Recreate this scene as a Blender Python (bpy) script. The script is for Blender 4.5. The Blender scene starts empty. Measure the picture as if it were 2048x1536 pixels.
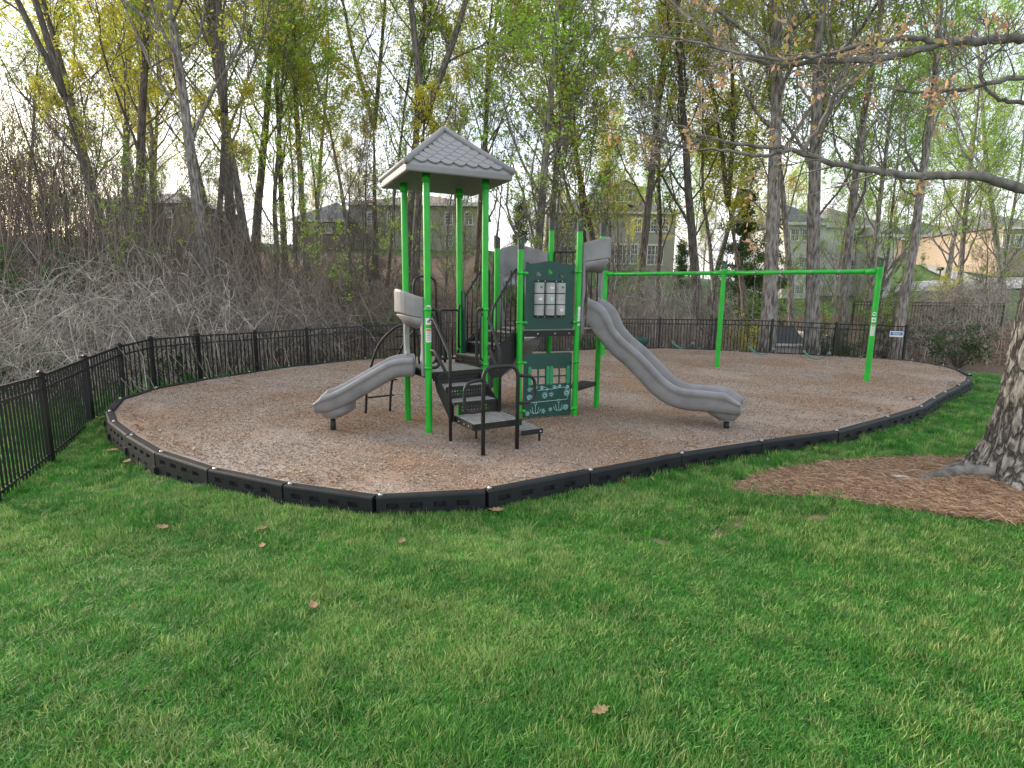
import bpy, math, random
import numpy as np
from mathutils import Matrix, Vector
random.seed(7); RNG = np.random.default_rng(7)
S = bpy.context.scene
COL = S.collection
# ---------------------------------------------------------------- camera
FPX, PITCH, ROLL, CAMH = 1120.0, 0.166, 0.013, 1.9
cp, sp, cr, sr = math.cos(PITCH), math.sin(PITCH), math.cos(ROLL), math.sin(ROLL)
_R = np.array([1, 0, 0.]); _F = np.array([0, cp, -sp]); _U = np.array([0, sp, cp])
CR, CF, CU = cr*_R + sr*_U, _F, -sr*_R + cr*_U
CC = np.array([0, 0, CAMH])
cam = bpy.data.cameras.new('camera'); co = bpy.data.objects.new('camera', cam); COL.objects.link(co)
cam.sensor_width = 36; cam.lens = 36*FPX/2048; cam.clip_start = .05; cam.clip_end = 2000
co.matrix_world = Matrix(((CR[0], CU[0], -CF[0], 0), (CR[1], CU[1], -CF[1], 0), (CR[2], CU[2], -CF[2], CAMH), (0, 0, 0, 1)))
S.camera = co
# ---------------------------------------------------------------- sky, sun, exposure
SUN_AZ, SUN_EL = math.radians(-62), math.radians(15)
W = bpy.data.worlds.new('World'); S.world = W; W.use_nodes = True
nt = W.node_tree; bg = nt.nodes['Background']; sky = nt.nodes.new('ShaderNodeTexSky'); sky.sky_type = 'NISHITA'
sky.sun_disc = False; sky.sun_elevation = SUN_EL; sky.sun_rotation = SUN_AZ
sky.air_density = 1.0; sky.dust_density = 3.0; sky.ozone_density = 1.0
sk_tc = nt.nodes.new('ShaderNodeTexCoord'); sk_no = nt.nodes.new('ShaderNodeTexNoise'); sk_no.inputs['Scale'].default_value = 3.2; sk_no.inputs['Detail'].default_value = 7; nt.links.new(sk_tc.outputs['Generated'], sk_no.inputs[0])
sk_mr = nt.nodes.new('ShaderNodeMapRange'); sk_mr.inputs['From Min'].default_value = .3; sk_mr.inputs['From Max'].default_value = .7; sk_mr.inputs['To Min'].default_value = .1; sk_mr.inputs['To Max'].default_value = .9; nt.links.new(sk_no.outputs[0], sk_mr.inputs[0])
sk_mx = nt.nodes.new('ShaderNodeMixRGB'); nt.links.new(sk_mr.outputs[0], sk_mx.inputs[0]); nt.links.new(sky.outputs[0], sk_mx.inputs[1]); sk_mx.inputs[2].default_value = (5.6, 5.7, 5.9, 1)   # thin high cloud all over the sky
nt.links.new(sk_mx.outputs[0], bg.inputs[0]); bg.inputs[1].default_value = 0.15
sl = bpy.data.lights.new('sun', 'SUN'); so = bpy.data.objects.new('sun', sl); COL.objects.link(so)
sl.energy = 2.2; sl.angle = math.radians(12); sl.color = (1, .88, .74)
sd = Vector((math.sin(SUN_AZ)*math.cos(SUN_EL), math.cos(SUN_AZ)*math.cos(SUN_EL), math.sin(SUN_EL)))
so.rotation_euler = sd.to_track_quat('Z', 'Y').to_euler(); so.location = (-10, 10, 30)
S.view_settings.view_transform = 'Standard'; S.view_settings.look = 'None'
S.view_settings.exposure = 1.42; S.view_settings.gamma = 1
S.render.engine = 'CYCLES'

# ---------------------------------------------------------------- pixel helpers (photo pixels -> directions)
def ray(px, py): return CF + CR*(px-1024)/FPX - CU*(py-768)/FPX
def gp(px, py, z=0.):
    d = ray(px, py); return CC + d*((z-CAMH)/d[2])
def at(px, py, Y):
    d = ray(px, py); return CC + d*(Y/d[1])

# ---------------------------------------------------------------- materials
def mat(name, c1, c2=None, scale=6., rough=.6, bump=0., bscale=None, metal=0., coord='Object', stretch=None, detail=6, spec=.5, rnd=0., c3=None):
    m = bpy.data.materials.new(name); m.use_nodes = True
    n = m.node_tree.nodes; l = m.node_tree.links; b = n['Principled BSDF']
    b.inputs['Roughness'].default_value = rough; b.inputs['Metallic'].default_value = metal
    b.inputs['Specular IOR Level'].default_value = spec
    tc = n.new('ShaderNodeTexCoord'); src = tc.outputs[coord]
    if stretch:
        mp = n.new('ShaderNodeMapping'); mp.inputs['Scale'].default_value = stretch; l.new(src, mp.inputs[0]); src = mp.outputs[0]
    if c2 is None: c2 = tuple(v*.82 for v in c1)
    no = n.new('ShaderNodeTexNoise'); no.inputs['Scale'].default_value = scale; no.inputs['Detail'].default_value = detail; l.new(src, no.inputs[0])
    ra = n.new('ShaderNodeValToRGB'); l.new(no.outputs[0], ra.inputs[0])
    ra.color_ramp.elements[0].position = .35; ra.color_ramp.elements[1].position = .65
    ra.color_ramp.elements[0].color = (*c1, 1); ra.color_ramp.elements[1].color = (*c2, 1)
    if c3:
        e = ra.color_ramp.elements.new(.5); e.color = (*c3, 1)
    out = ra.outputs[0]
    if rnd:
        oi = n.new('ShaderNodeObjectInfo'); hs = n.new('ShaderNodeHueSaturation'); ma = n.new('ShaderNodeMapRange')
        ma.inputs['To Min'].default_value = 1-rnd; ma.inputs['To Max'].default_value = 1+rnd
        l.new(oi.outputs['Random'], ma.inputs[0]); l.new(ma.outputs[0], hs.inputs['Value']); l.new(out, hs.inputs['Color']); out = hs.outputs[0]
    l.new(out, b.inputs['Base Color'])
    if bump:
        n2 = n.new('ShaderNodeTexNoise'); n2.inputs['Scale'].default_value = bscale or scale*4; n2.inputs['Detail'].default_value = 8; l.new(src, n2.inputs[0])
        bp = n.new('ShaderNodeBump'); bp.inputs['Strength'].default_value = bump; bp.inputs['Distance'].default_value = .02
        l.new(n2.outputs[0], bp.inputs['Height']); l.new(bp.outputs[0], b.inputs['Normal'])
    return m
def leafmat(name, c1, c2, scale=.6, trans=.45, rnd=.2, c3=None):
    m = mat(name, c1, c2, scale=scale, rough=.6, rnd=rnd, c3=c3, detail=3)
    n = m.node_tree.nodes; l = m.node_tree.links; b = n['Principled BSDF']; o = n['Material Output']
    t = n.new('ShaderNodeBsdfTranslucent'); mx = n.new('ShaderNodeMixShader'); mx.inputs[0].default_value = trans
    l.new(b.inputs['Base Color'].links[0].from_socket, t.inputs[0]); l.new(b.outputs[0], mx.inputs[1]); l.new(t.outputs[0], mx.inputs[2]); l.new(mx.outputs[0], o.inputs[0])
    return m
M = dict(
    green=mat('green_powder_coat', (.012, .45, .03), (.012, .36, .026), 5, rough=.38, bump=.03, bscale=90),
    cap=mat('cap_plastic', (.05, .055, .05), (.035, .04, .038), 9, rough=.5),
    grey=mat('grey_plastic', (.27, .26, .265), (.195, .188, .19), 4, rough=.48, bump=.05, bscale=60),
    greyl=mat('light_grey_plastic', (.42, .41, .40), (.34, .33, .32), 5, rough=.5),
    roofp=mat('roof_plastic', (.26, .25, .25), (.21, .203, .203), 2, rough=.6),
    dgreen=mat('dark_green_board', (.008, .06, .045), (.006, .048, .036), 4, rough=.5, bump=.04, bscale=80),
    mgreen=mat('mid_green_board', (.02, .26, .10), None, 4, rough=.5),
    white=mat('white_print', (.75, .76, .75), (.66, .67, .66), 8, rough=.6),
    paleblue=mat('pale_engraving', (.42, .68, .68), None, 8, rough=.6),
    orange=mat('orange_print', (.7, .2, .02), None, 5),
    red=mat('red_print', (.6, .05, .04), None, 5),
    blue=mat('blue_print', (.03, .16, .42), None, 5),
    dark=mat('bronze_coat', (.02, .019, .018), (.014, .0135, .013), 8, rough=.55, spec=.35, bump=.06, bscale=120),
    tread=mat('vinyl_tread', (.27, .26, .245), (.19, .185, .175), 14, rough=.7, bump=.1, bscale=120),
    rail=mat('rail_tube', (.026, .025, .025), (.018, .018, .018), 6, rough=.5, spec=.3),
    bolt=mat('steel', (.55, .55, .55), None, 20, rough=.35, metal=.8),
    chain=mat('galvanised_chain', (.26, .27, .28), None, 30, rough=.4, metal=.6),
    belt=mat('teal_belt', (.03, .16, .13), (.02, .12, .10), 8, rough=.5),
    fence=mat('black_aluminium', (.012, .0125, .014), (.009, .0095, .011), 6, rough=.36),
    border=mat('black_border_plastic', (.010, .011, .014), (.016, .017, .019), 3, rough=.6, spec=.3, bump=.12, bscale=50),
    bark=mat('grey_bark', (.34, .31, .28), (.075, .062, .052), 6.0, rough=.95, bump=1., bscale=9, stretch=(3, 3, .55), rnd=.25),
    barkd=mat('dark_bark', (.21, .18, .155), (.05, .042, .036), 6.0, rough=.95, bump=1., bscale=9, stretch=(3, 3, .55), rnd=.3),
    barkn=mat('rough_plated_bark', (.36, .335, .305), (.14, .125, .11), 11.0, rough=.95, bump=1., bscale=16, stretch=(2.4, 2.4, .8), detail=9),
    limb=mat('pale_limb_bark', (.23, .215, .195), (.10, .09, .08), 9, rough=.95, bump=.7, bscale=25),
    vine=mat('dead_vine', (.50, .45, .39), (.12, .10, .085), 2.5, rough=.95, c3=(.30, .255, .215)),
    vine2=mat('brown_twigs', (.25, .20, .16), (.11, .088, .07), .7, rough=.95),
    leafY=leafmat('spring_leaf_yellow', (.66, .60, .07), (.46, .50, .06), .35),
    leafG=leafmat('spring_leaf_green', (.38, .54, .06), (.24, .42, .05), .35),
    leafO=leafmat('young_leaf_orange', (.55, .36, .12), (.46, .42, .12), 2.5, c3=(.55, .32, .2)),
    leafD=leafmat('evergreen_leaf', (.03, .075, .018), (.055, .10, .02), 1., trans=.2),
    leafB=leafmat('bush_leaf', (.08, .22, .025), (.05, .15, .02), 1., trans=.3),
    leafA=leafmat('far_gold_leaf', (.42, .29, .05), (.30, .30, .05), .2),
    dead=leafmat('fallen_leaf', (.36, .22, .12), (.25, .14, .08), 14, trans=.15),
    road=mat('concrete_road', (.42, .40, .37), (.36, .34, .32), .6, rough=.9),
    timber=mat('wall_timber', (.075, .062, .052), (.045, .038, .033), 2, rough=.9, stretch=(.4, 1, 3)),
    glass=mat('window_glass', (.06, .075, .09), (.10, .12, .13), .8, rough=.08),
    trim=mat('white_trim', (.72, .71, .68), None, 5),
)
def furrow(m):
    n = m.node_tree.nodes; l = m.node_tree.links; b = n['Principled BSDF']; tc = n.new('ShaderNodeTexCoord'); mp = n.new('ShaderNodeMapping'); mp.inputs['Scale'].default_value = (17, 17, 5); l.new(tc.outputs['Object'], mp.inputs[0])
    no = n.new('ShaderNodeTexNoise'); no.inputs['Scale'].default_value = 1.5; no.inputs['Detail'].default_value = 5; l.new(mp.outputs[0], no.inputs[0])
    mx = n.new('ShaderNodeMixRGB'); mx.inputs[0].default_value = .62; l.new(mp.outputs[0], mx.inputs[1]); l.new(no.outputs['Color'], mx.inputs[2])
    v = n.new('ShaderNodeTexVoronoi'); v.feature = 'DISTANCE_TO_EDGE'; v.inputs['Scale'].default_value = 1.6; l.new(mx.outputs[0], v.inputs[0])
    r = n.new('ShaderNodeMapRange'); r.inputs['From Max'].default_value = .16; l.new(v.outputs['Distance'], r.inputs[0])
    c = b.inputs['Base Color'].links[0].from_socket; m2 = n.new('ShaderNodeMixRGB'); m2.blend_type = 'MIX'; l.new(r.outputs[0], m2.inputs[0]); m2.inputs[1].default_value = (.05, .044, .04, 1); l.new(c, m2.inputs[2]); l.new(m2.outputs[0], b.inputs['Base Color'])
    old = b.inputs['Normal'].links[0].from_socket; bp = n.new('ShaderNodeBump'); bp.inputs['Strength'].default_value = 1; bp.inputs['Distance'].default_value = .035; l.new(r.outputs[0], bp.inputs['Height']); l.new(old, bp.inputs['Normal']); l.new(bp.outputs[0], b.inputs['Normal'])
furrow(M['barkn'])
def siding(name, c, s=7.): 
    m = mat(name, c, tuple(v*.9 for v in c), 1.2, rough=.75)
    n = m.node_tree.nodes; l = m.node_tree.links; b = n['Principled BSDF']
    w = n.new('ShaderNodeTexWave'); w.wave_type = 'BANDS'; w.bands_direction = 'Z'; w.wave_profile = 'SAW'; w.inputs['Scale'].default_value = s/ (2*math.pi) * 3.1
    tc = n.new('ShaderNodeTexCoord'); l.new(tc.outputs['Object'], w.inputs[0])
    bp = n.new('ShaderNodeBump'); bp.inputs['Strength'].default_value = .9; bp.inputs['Distance'].default_value = .03; l.new(w.outputs[0], bp.inputs['Height']); l.new(bp.outputs[0], b.inputs['Normal'])
    return m
# ---------------------------------------------------------------- mesh helpers
def nrm(v):
    v = np.asarray(v, float); return v/max(1e-9, np.linalg.norm(v))
class MB:
    def __init__(s): s.v = []; s.f = []; s.n = 0
    def add(s, v, f):
        v = np.asarray(v, float).reshape(-1, 3); s.v.append(v); s.f += [tuple(i+s.n for i in q) for q in f]; s.n += len(v); return s
    def box(s, c, size, ex=(1, 0, 0), ez=(0, 0, 1)):
        ex = nrm(ex); ez = nrm(ez); ey = np.cross(ez, ex); h = np.array(size)/2; c = np.array(c, float)
        P = [c+ex*a*h[0]+ey*b*h[1]+ez*d*h[2] for a in (-1, 1) for b in (-1, 1) for d in (-1, 1)]
        return s.add(P, [(0, 1, 3, 2), (4, 6, 7, 5), (0, 4, 5, 1), (2, 3, 7, 6), (0, 2, 6, 4), (1, 5, 7, 3)])
    def tube(s, pts, r, k=8, caps=True):
        P = np.asarray(pts, float); n = len(P); r = np.broadcast_to(np.asarray(r, float), (n,))
        T = np.gradient(P, axis=0); T /= np.maximum(1e-9, np.linalg.norm(T, axis=1))[:, None]
        ref = np.array([0, 0, 1.]) if abs(T[:, 2]).mean() < .8 else np.array([1., 0, 0])
        A = np.cross(T, ref); A /= np.maximum(1e-6, np.linalg.norm(A, axis=1))[:, None]
        if ref[2] and abs(T[:, 2]).max() > .9:            # bent tube with upright runs: carry the frame along
            A[0] = nrm(np.cross(T[0], ref if abs(T[0, 2]) < .9 else np.array([1., .3, 0])))
            for i in range(1, n): A[i] = nrm(A[i-1]-T[i]*(A[i-1]@T[i]))
        B = np.cross(T, A)
        a = np.arange(k)*2*math.pi/k
        V = P[:, None]+r[:, None, None]*(np.cos(a)[None, :, None]*A[:, None]+np.sin(a)[None, :, None]*B[:, None])
        f = []
        for i in range(n-1):
            for j in range(k): f.append((i*k+j, i*k+(j+1) % k, (i+1)*k+(j+1) % k, (i+1)*k+j))
        if caps: f.append(tuple(range(k))[::-1]); f.append(tuple((n-1)*k+j for j in range(k)))
        return s.add(V, f)
    def sweep(s, prof, pts, lat, scale=None):           # closed profile (s,t) along pts; lat = sideways direction per point
        P = np.asarray(pts, float); n = len(P); k = len(prof); T = np.gradient(P, axis=0); V = []
        for i in range(n):
            t = nrm(T[i]); L = nrm(lat[i] if np.ndim(lat) == 2 else lat); U = nrm(np.cross(L, t)); 
            if U[2] < 0: U = -U
            sc = scale[i] if scale is not None else 1
            for a, b in prof: V.append(P[i]+L*a+U*(b*sc if b > 0 else b))
        f = [(i*k+j, i*k+(j+1) % k, (i+1)*k+(j+1) % k, (i+1)*k+j) for i in range(n-1) for j in range(k)]
        f += [tuple(range(k))[::-1], tuple((n-1)*k+j for j in range(k))]
        return s.add(V, f)
    def prism(s, poly, o, e1, e2, th):                   # poly in (e1,e2), thickness along e1 x e2
        e1 = nrm(e1); e2 = nrm(e2); e3 = np.cross(e1, e2); o = np.array(o, float); k = len(poly)
        V = [o+e1*a+e2*b+e3*d for d in (-th/2, th/2) for a, b in poly]
        f = [tuple(range(k))[::-1], tuple(range(k, 2*k))]+[(i, (i+1) % k, k+(i+1) % k, k+i) for i in range(k)]
        return s.add(V, f)
    def mesh(s, name, m, smooth=False):
        me = bpy.data.meshes.new(name); V = np.concatenate(s.v) if s.v else np.zeros((0, 3)); me.from_pydata(V.tolist(), [], s.f)
        if m: me.materials.append(M[m] if isinstance(m, str) else m)
        if smooth: me.polygons.foreach_set('use_smooth', [True]*len(me.polygons)); 
        me.update(); return me
    def build(s, name, m, parent=None, smooth=False, bevel=0, loc=None):
        off = rootloc(parent)
        if s.v and loc is None: s.v = [v-off for v in s.v]
        o = bpy.data.objects.new(name, s.mesh(name, m, smooth)); COL.objects.link(o); o.parent = parent
        if bevel:
            b = o.modifiers.new('bevel', 'BEVEL'); b.width = bevel; b.segments = 2; b.limit_method = 'ANGLE'; b.angle_limit = .6
        return o
def rootloc(p):
    o = np.zeros(3)
    while p is not None: o = o+np.array(p.location); p = p.parent
    return o
def tag(o, label, cat, group=None, kind=None):
    if label: o['label'] = label
    if cat: o['category'] = cat
    if group: o['group'] = group
    if kind: o['kind'] = kind
    return o
def thing(name, label, cat, loc=(0, 0, 0), group=None):
    o = bpy.data.objects.new(name, None); COL.objects.link(o); o.location = loc; o.empty_display_size = .2
    return tag(o, label, cat, group)
def link(name, me, parent, mtx):
    o = bpy.data.objects.new(name, me); COL.objects.link(o); o.parent = parent; o.matrix_basis = mtx; return o
def frame(o, ex, ez=(0, 0, 1)):
    ex = nrm(ex); ez = nrm(ez); ey = np.cross(ez, ex)
    return Matrix(((ex[0], ey[0], ez[0], o[0]), (ex[1], ey[1], ez[1], o[1]), (ex[2], ey[2], ez[2], o[2]), (0, 0, 0, 1)))
def smoothpath(pts, n=6):                                # Catmull-Rom
    P = np.asarray(pts, float); P = np.vstack([2*P[0]-P[1], P, 2*P[-1]-P[-2]]); out = []
    for i in range(1, len(P)-2):
        for t in np.arange(n)/n:
            a, b, c, d = P[i-1:i+3]; out.append(.5*((2*b)+(c-a)*t+(2*a-5*b+4*c-d)*t*t+(3*b-a-3*c+d)*t**3))
    out.append(P[-2]); return np.array(out)
def rounded(corners, r, n=5):                            # polyline with rounded corners
    P = [np.array(c, float) for c in corners]; out = [P[0]]
    for a, b, c in zip(P, P[1:], P[2:]):
        q = min(r, .49*np.linalg.norm(a-b), .49*np.linalg.norm(c-b)); s0 = b+nrm(a-b)*q; s1 = b+nrm(c-b)*q
        for t in np.linspace(0, 1, n): out.append((1-t)**2*s0+2*t*(1-t)*b+t*t*s1)
    out.append(P[-1]); return np.array(out)
def smst(a, b, x): 
    t = np.clip((x-a)/(b-a), 0, 1); return t*t*(3-2*t)
Z = np.array([0, 0, 1.])

# ---------------------------------------------------------------- terrain
BORDER = [(-5.56, 7.61), (-4.86, 6.93), (-4.04, 6.21), (-3.13, 5.63), (-2.18, 5.2), (-1.24, 4.9), (-.24, 5.08), (.81, 5.71), (1.98, 6.39), (3.18, 6.98), (4.5, 7.58), (5.84, 8.53), (7.0, 9.4), (7.81, 10.2), (8.55, 10.9), (9.45, 11.7), (10.25, 12.45), (10.97, 13.3), (11.5, 14.29), (11.8, 15.2), (11.75, 16.3), (10.66, 16.95), (9.63, 17.49), (8.53, 17.98), (7.45, 18.5), (6.4, 19.0), (5.3, 19.2), (4.15, 19.0), (3.0, 18.6), (1.85, 18.1), (.7, 17.55), (-.4, 17.0), (-1.55, 16.45), (-2.75, 15.85), (-3.94, 15.08), (-4.75, 14.2), (-5.35, 13.4), (-5.85, 12.4), (-6.3, 11.4), (-6.62, 10.3), (-6.55, 9.2), (-6.1, 8.3)]
BP = np.array(BORDER)
def border_dist(x, y):                                   # signed distance, positive outside
    x = np.asarray(x, float); y = np.asarray(y, float); d = np.full(x.shape, 1e9); ins = np.zeros(x.shape, bool)
    for i in range(len(BP)):
        a, b = BP[i], BP[(i+1) % len(BP)]; ab = b-a
        t = np.clip(((x-a[0])*ab[0]+(y-a[1])*ab[1])/(ab@ab), 0, 1)
        d = np.minimum(d, np.hypot(x-a[0]-t*ab[0], y-a[1]-t*ab[1]))
        c = ((a[1] > y) != (b[1] > y)); 
        with np.errstate(divide='ignore', invalid='ignore'): xi = a[0]+(y-a[1])/(b[1]-a[1])*ab[0]
        ins ^= c & (x < xi)
    return np.where(ins, -d, d)
def bumps(x, y): return np.sin(x*.9+1.3*np.sin(y*.5))*np.sin(y*.8+.7*x)*.5+.5*np.sin(x*2.1+y*1.3)*np.sin(y*1.7-x*.6)
def terrain(x, y):
    x = np.asarray(x, float); y = np.asarray(y, float)
    d = border_dist(x, y); base = np.full(x.shape, -.195)
    near = .095*np.maximum(0, 4.6-y-.25*np.abs(x))*smst(9, 2, np.abs(x)) + .02*np.clip(x, 0, 6)*smst(10, 5, y)
    base = base+np.minimum(near, .6)-.06*np.clip(-x-3.2, 0, 5)*smst(9.5, 6.5, y)
    rho = x/np.maximum(y, 3)
    r = np.maximum(y, 1)*np.sqrt(1+.35*rho**2)
    P1 = np.interp(r, [0, 13, 16, 18, 22, 26, 32, 45, 60, 120, 400], [-.25, -.3, -.2, 0, .9, 1.7, 2.7, 4.6, 6.2, 9, 11])
    PM = np.interp(r, [0, 16, 20, 24, 32, 45, 57, 80, 400], [-.3, -.35, -.6, -.5, .5, 2.4, 4.0, 5, 9])
    P2 = np.interp(r, [0, 16, 20, 26, 34, 45, 60, 80, 400], [-.3, -.35, -1., -1.1, 0, 1.35, 2.7, 3.6, 8])
    P3 = np.interp(r, [0, 16, 20, 23.5, 24.2, 30, 50, 64, 84, 120, 400], [-.25, -.3, -.55, -.6, .62, 1.0, 2.2, 4.0, 7.3, 9, 11])
    w1 = smst(.12, -.08, rho); w3 = smst(.62, .70, rho); w2 = smst(.22, .36, rho)*(1-w3); wm = np.clip(1-w1-w2-w3, 0, 1)
    far = P1*w1+PM*wm+P2*w2+P3*w3
    k = smst(.5, 3.0, d)*np.clip(smst(9, 15, y)+smst(-6.8, -9, x), 0, 1)
    z = base*(1-k)+far*k
    return z+.035*bumps(x*.8, y*.8)*smst(.3, 1.5, d)+.25*bumps(x*.13, y*.11)*smst(20, 50, y)
def tz(x, y): return float(terrain(np.array([x]), np.array([y]))[0])
def onground(px, py, z0=0.):
    z = z0
    for _ in range(12):
        P = gp(px, py, z); z = .5*z+.5*tz(P[0], P[1])
    P[2] = tz(P[0], P[1]); return P
def warp(n, lo, hi, c, k=3.2):
    t = np.linspace(-1, 1, n); s = np.sinh(k*t)/np.sinh(k); return np.where(s < 0, c+s*(c-lo), c+s*(hi-c))
gx = warp(230, -170, 170, 1., 4.2); gy = warp(230, -40, 330, 8., 4.2)
X, Y = np.meshgrid(gx, gy); ZZ = terrain(X, Y)
nx, ny = len(gx), len(gy)
tb = MB(); idx = np.arange(nx*ny).reshape(ny, nx)
q = np.stack([idx[:-1, :-1], idx[:-1, 1:], idx[1:, 1:], idx[1:, :-1]], -1).reshape(-1, 4)
tb.add(np.stack([X, Y, ZZ], -1), [tuple(int(i) for i in r_) for r_ in q])
def ground_material():
    m = mat('lawn_and_woodland_floor', (.035, .085, .014), (.060, .115, .022), 1.1, rough=.95, bump=.6, bscale=30, c3=(.045, .10, .017))
    n = m.node_tree.nodes; l = m.node_tree.links; b = n['Principled BSDF']; lawn = b.inputs['Base Color'].links[0].from_socket
    at_ = n.new('ShaderNodeAttribute'); at_.attribute_name = 'woodland'
    tc = n.new('ShaderNodeTexCoord'); no = n.new('ShaderNodeTexNoise'); no.inputs['Scale'].default_value = .35; no.inputs['Detail'].default_value = 6; l.new(tc.outputs['Object'], no.inputs[0])
    n2 = n.new('ShaderNodeTexNoise'); n2.inputs['Scale'].default_value = 9; n2.inputs['Detail'].default_value = 8; l.new(tc.outputs['Object'], n2.inputs[0])
    r2 = n.new('ShaderNodeValToRGB'); l.new(n2.outputs[0], r2.inputs[0]); r2.color_ramp.elements[0].color = (.05, .03, .018, 1); r2.color_ramp.elements[1].color = (.22, .14, .09, 1); r2.color_ramp.elements[0].position = .35; r2.color_ramp.elements[1].position = .7
    ad = n.new('ShaderNodeMath'); ad.operation = 'ADD'; l.new(at_.outputs['Fac'], ad.inputs[0])
    sb = n.new('ShaderNodeMath'); sb.operation = 'MULTIPLY_ADD'; l.new(no.outputs[0], sb.inputs[0]); sb.inputs[1].default_value = .9; sb.inputs[2].default_value = -.45; l.new(sb.outputs[0], ad.inputs[1])
    cl = n.new('ShaderNodeMapRange'); cl.inputs['From Min'].default_value = .4; cl.inputs['From Max'].default_value = .6; l.new(ad.outputs[0], cl.inputs[0])
    mx = n.new('ShaderNodeMixRGB'); l.new(cl.outputs[0], mx.inputs[0]); l.new(lawn, mx.inputs[1]); l.new(r2.outputs[0], mx.inputs[2]); l.new(mx.outputs[0], b.inputs['Base Color'])
    return m
def woodland(x, y):
    d = border_dist(x, y); rho = x/np.maximum(y, 3)
    back = smst(1.2, 2.4, d)*np.clip(smst(12.5, 15, y)+smst(-8.5, -10.5, x), 0, 1)
    opn = smst(38, 44, y)*smst(.15, .3, rho)+smst(24, 25, y)*smst(.62, .68, rho)+smst(34, 38, y)*smst(.1, .3, rho)
    opn = opn + smst(40, 48, y)
    return back*(1-np.clip(opn, 0, 1))
M['ground'] = ground_material()
g = tb.build('ground', 'ground', smooth=True); tag(g, None, None, kind='structure')
wl = woodland(X, Y).reshape(-1); a_ = g.data.attributes.new('woodland', 'FLOAT', 'POINT'); a_.data.foreach_set('value', wl.astype(np.float32))

# ---------------------------------------------------------------- wood-chip bed
def chip_material():
    m = mat('wood_chips', (.20, .14, .10), (.42, .35, .29), 60, rough=.95, bump=1., bscale=50, c3=(.31, .235, .18), detail=9)
    n = m.node_tree.nodes; l = m.node_tree.links; b = n['Principled BSDF']; c = b.inputs['Base Color'].links[0].from_socket
    tc = n.new('ShaderNodeTexCoord'); no = n.new('ShaderNodeTexNoise'); no.inputs['Scale'].default_value = .55; no.inputs['Detail'].default_value = 5; l.new(tc.outputs['Object'], no.inputs[0])
    r = n.new('ShaderNodeValToRGB'); l.new(no.outputs[0], r.inputs[0]); r.color_ramp.elements[0].position = .40; r.color_ramp.elements[1].position = .58
    r.color_ramp.elements[0].color = (.84, .66, .52, 1); r.color_ramp.elements[1].color = (1.0, 1.02, 1.06, 1)
    mx = n.new('ShaderNodeMixRGB'); mx.blend_type = 'MULTIPLY'; mx.inputs[0].default_value = 1; l.new(c, mx.inputs[1]); l.new(r.outputs[0], mx.inputs[2]); l.new(mx.outputs[0], b.inputs['Base Color'])
    return m
M['chips'] = chip_material()
def chipz(x, y): return .018*bumps(x*1.1, y*1.1)+.012*np.sin(x*5+y*3)*np.sin(y*4.3-x)-sum(dp*np.exp(-((x-hx)**2+(y-hy)**2)/rr**2) for hx, hy, rr, dp in PITS)
PITS = [(7.4, 12.9, .5, .07), (6.3, 13.8, .5, .07), (4.7, 15.0, .5, .07), (3.9, 15.6, .5, .06), (3.55, 7.75, .5, .05), (-2.9, 7.5, .45, .05), (-.1, 6.2, .35, .03)]
mbm = MB(); cxy = BP.mean(0); rings = 60; V = []; F = []
nb = len(BP)*3; per = np.array([BP[i]+(BP[(i+1) % len(BP)]-BP[i])*t/3 for i in range(len(BP)) for t in range(3)])
for i in range(rings+1):
    P = cxy+(per-cxy)*(i/rings); zz = chipz(P[:, 0], P[:, 1])*(1 if i < rings else .2); V += [(p[0], p[1], z) for p, z in zip(P, zz)]
for i in range(rings):
    for j in range(nb): F.append((i*nb+j, i*nb+(j+1) % nb, (i+1)*nb+(j+1) % nb, (i+1)*nb+j))
o = mbm.add(V, F).build('wood_chip_bed', 'chips', smooth=True); tag(o, None, None, kind='structure')

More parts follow.
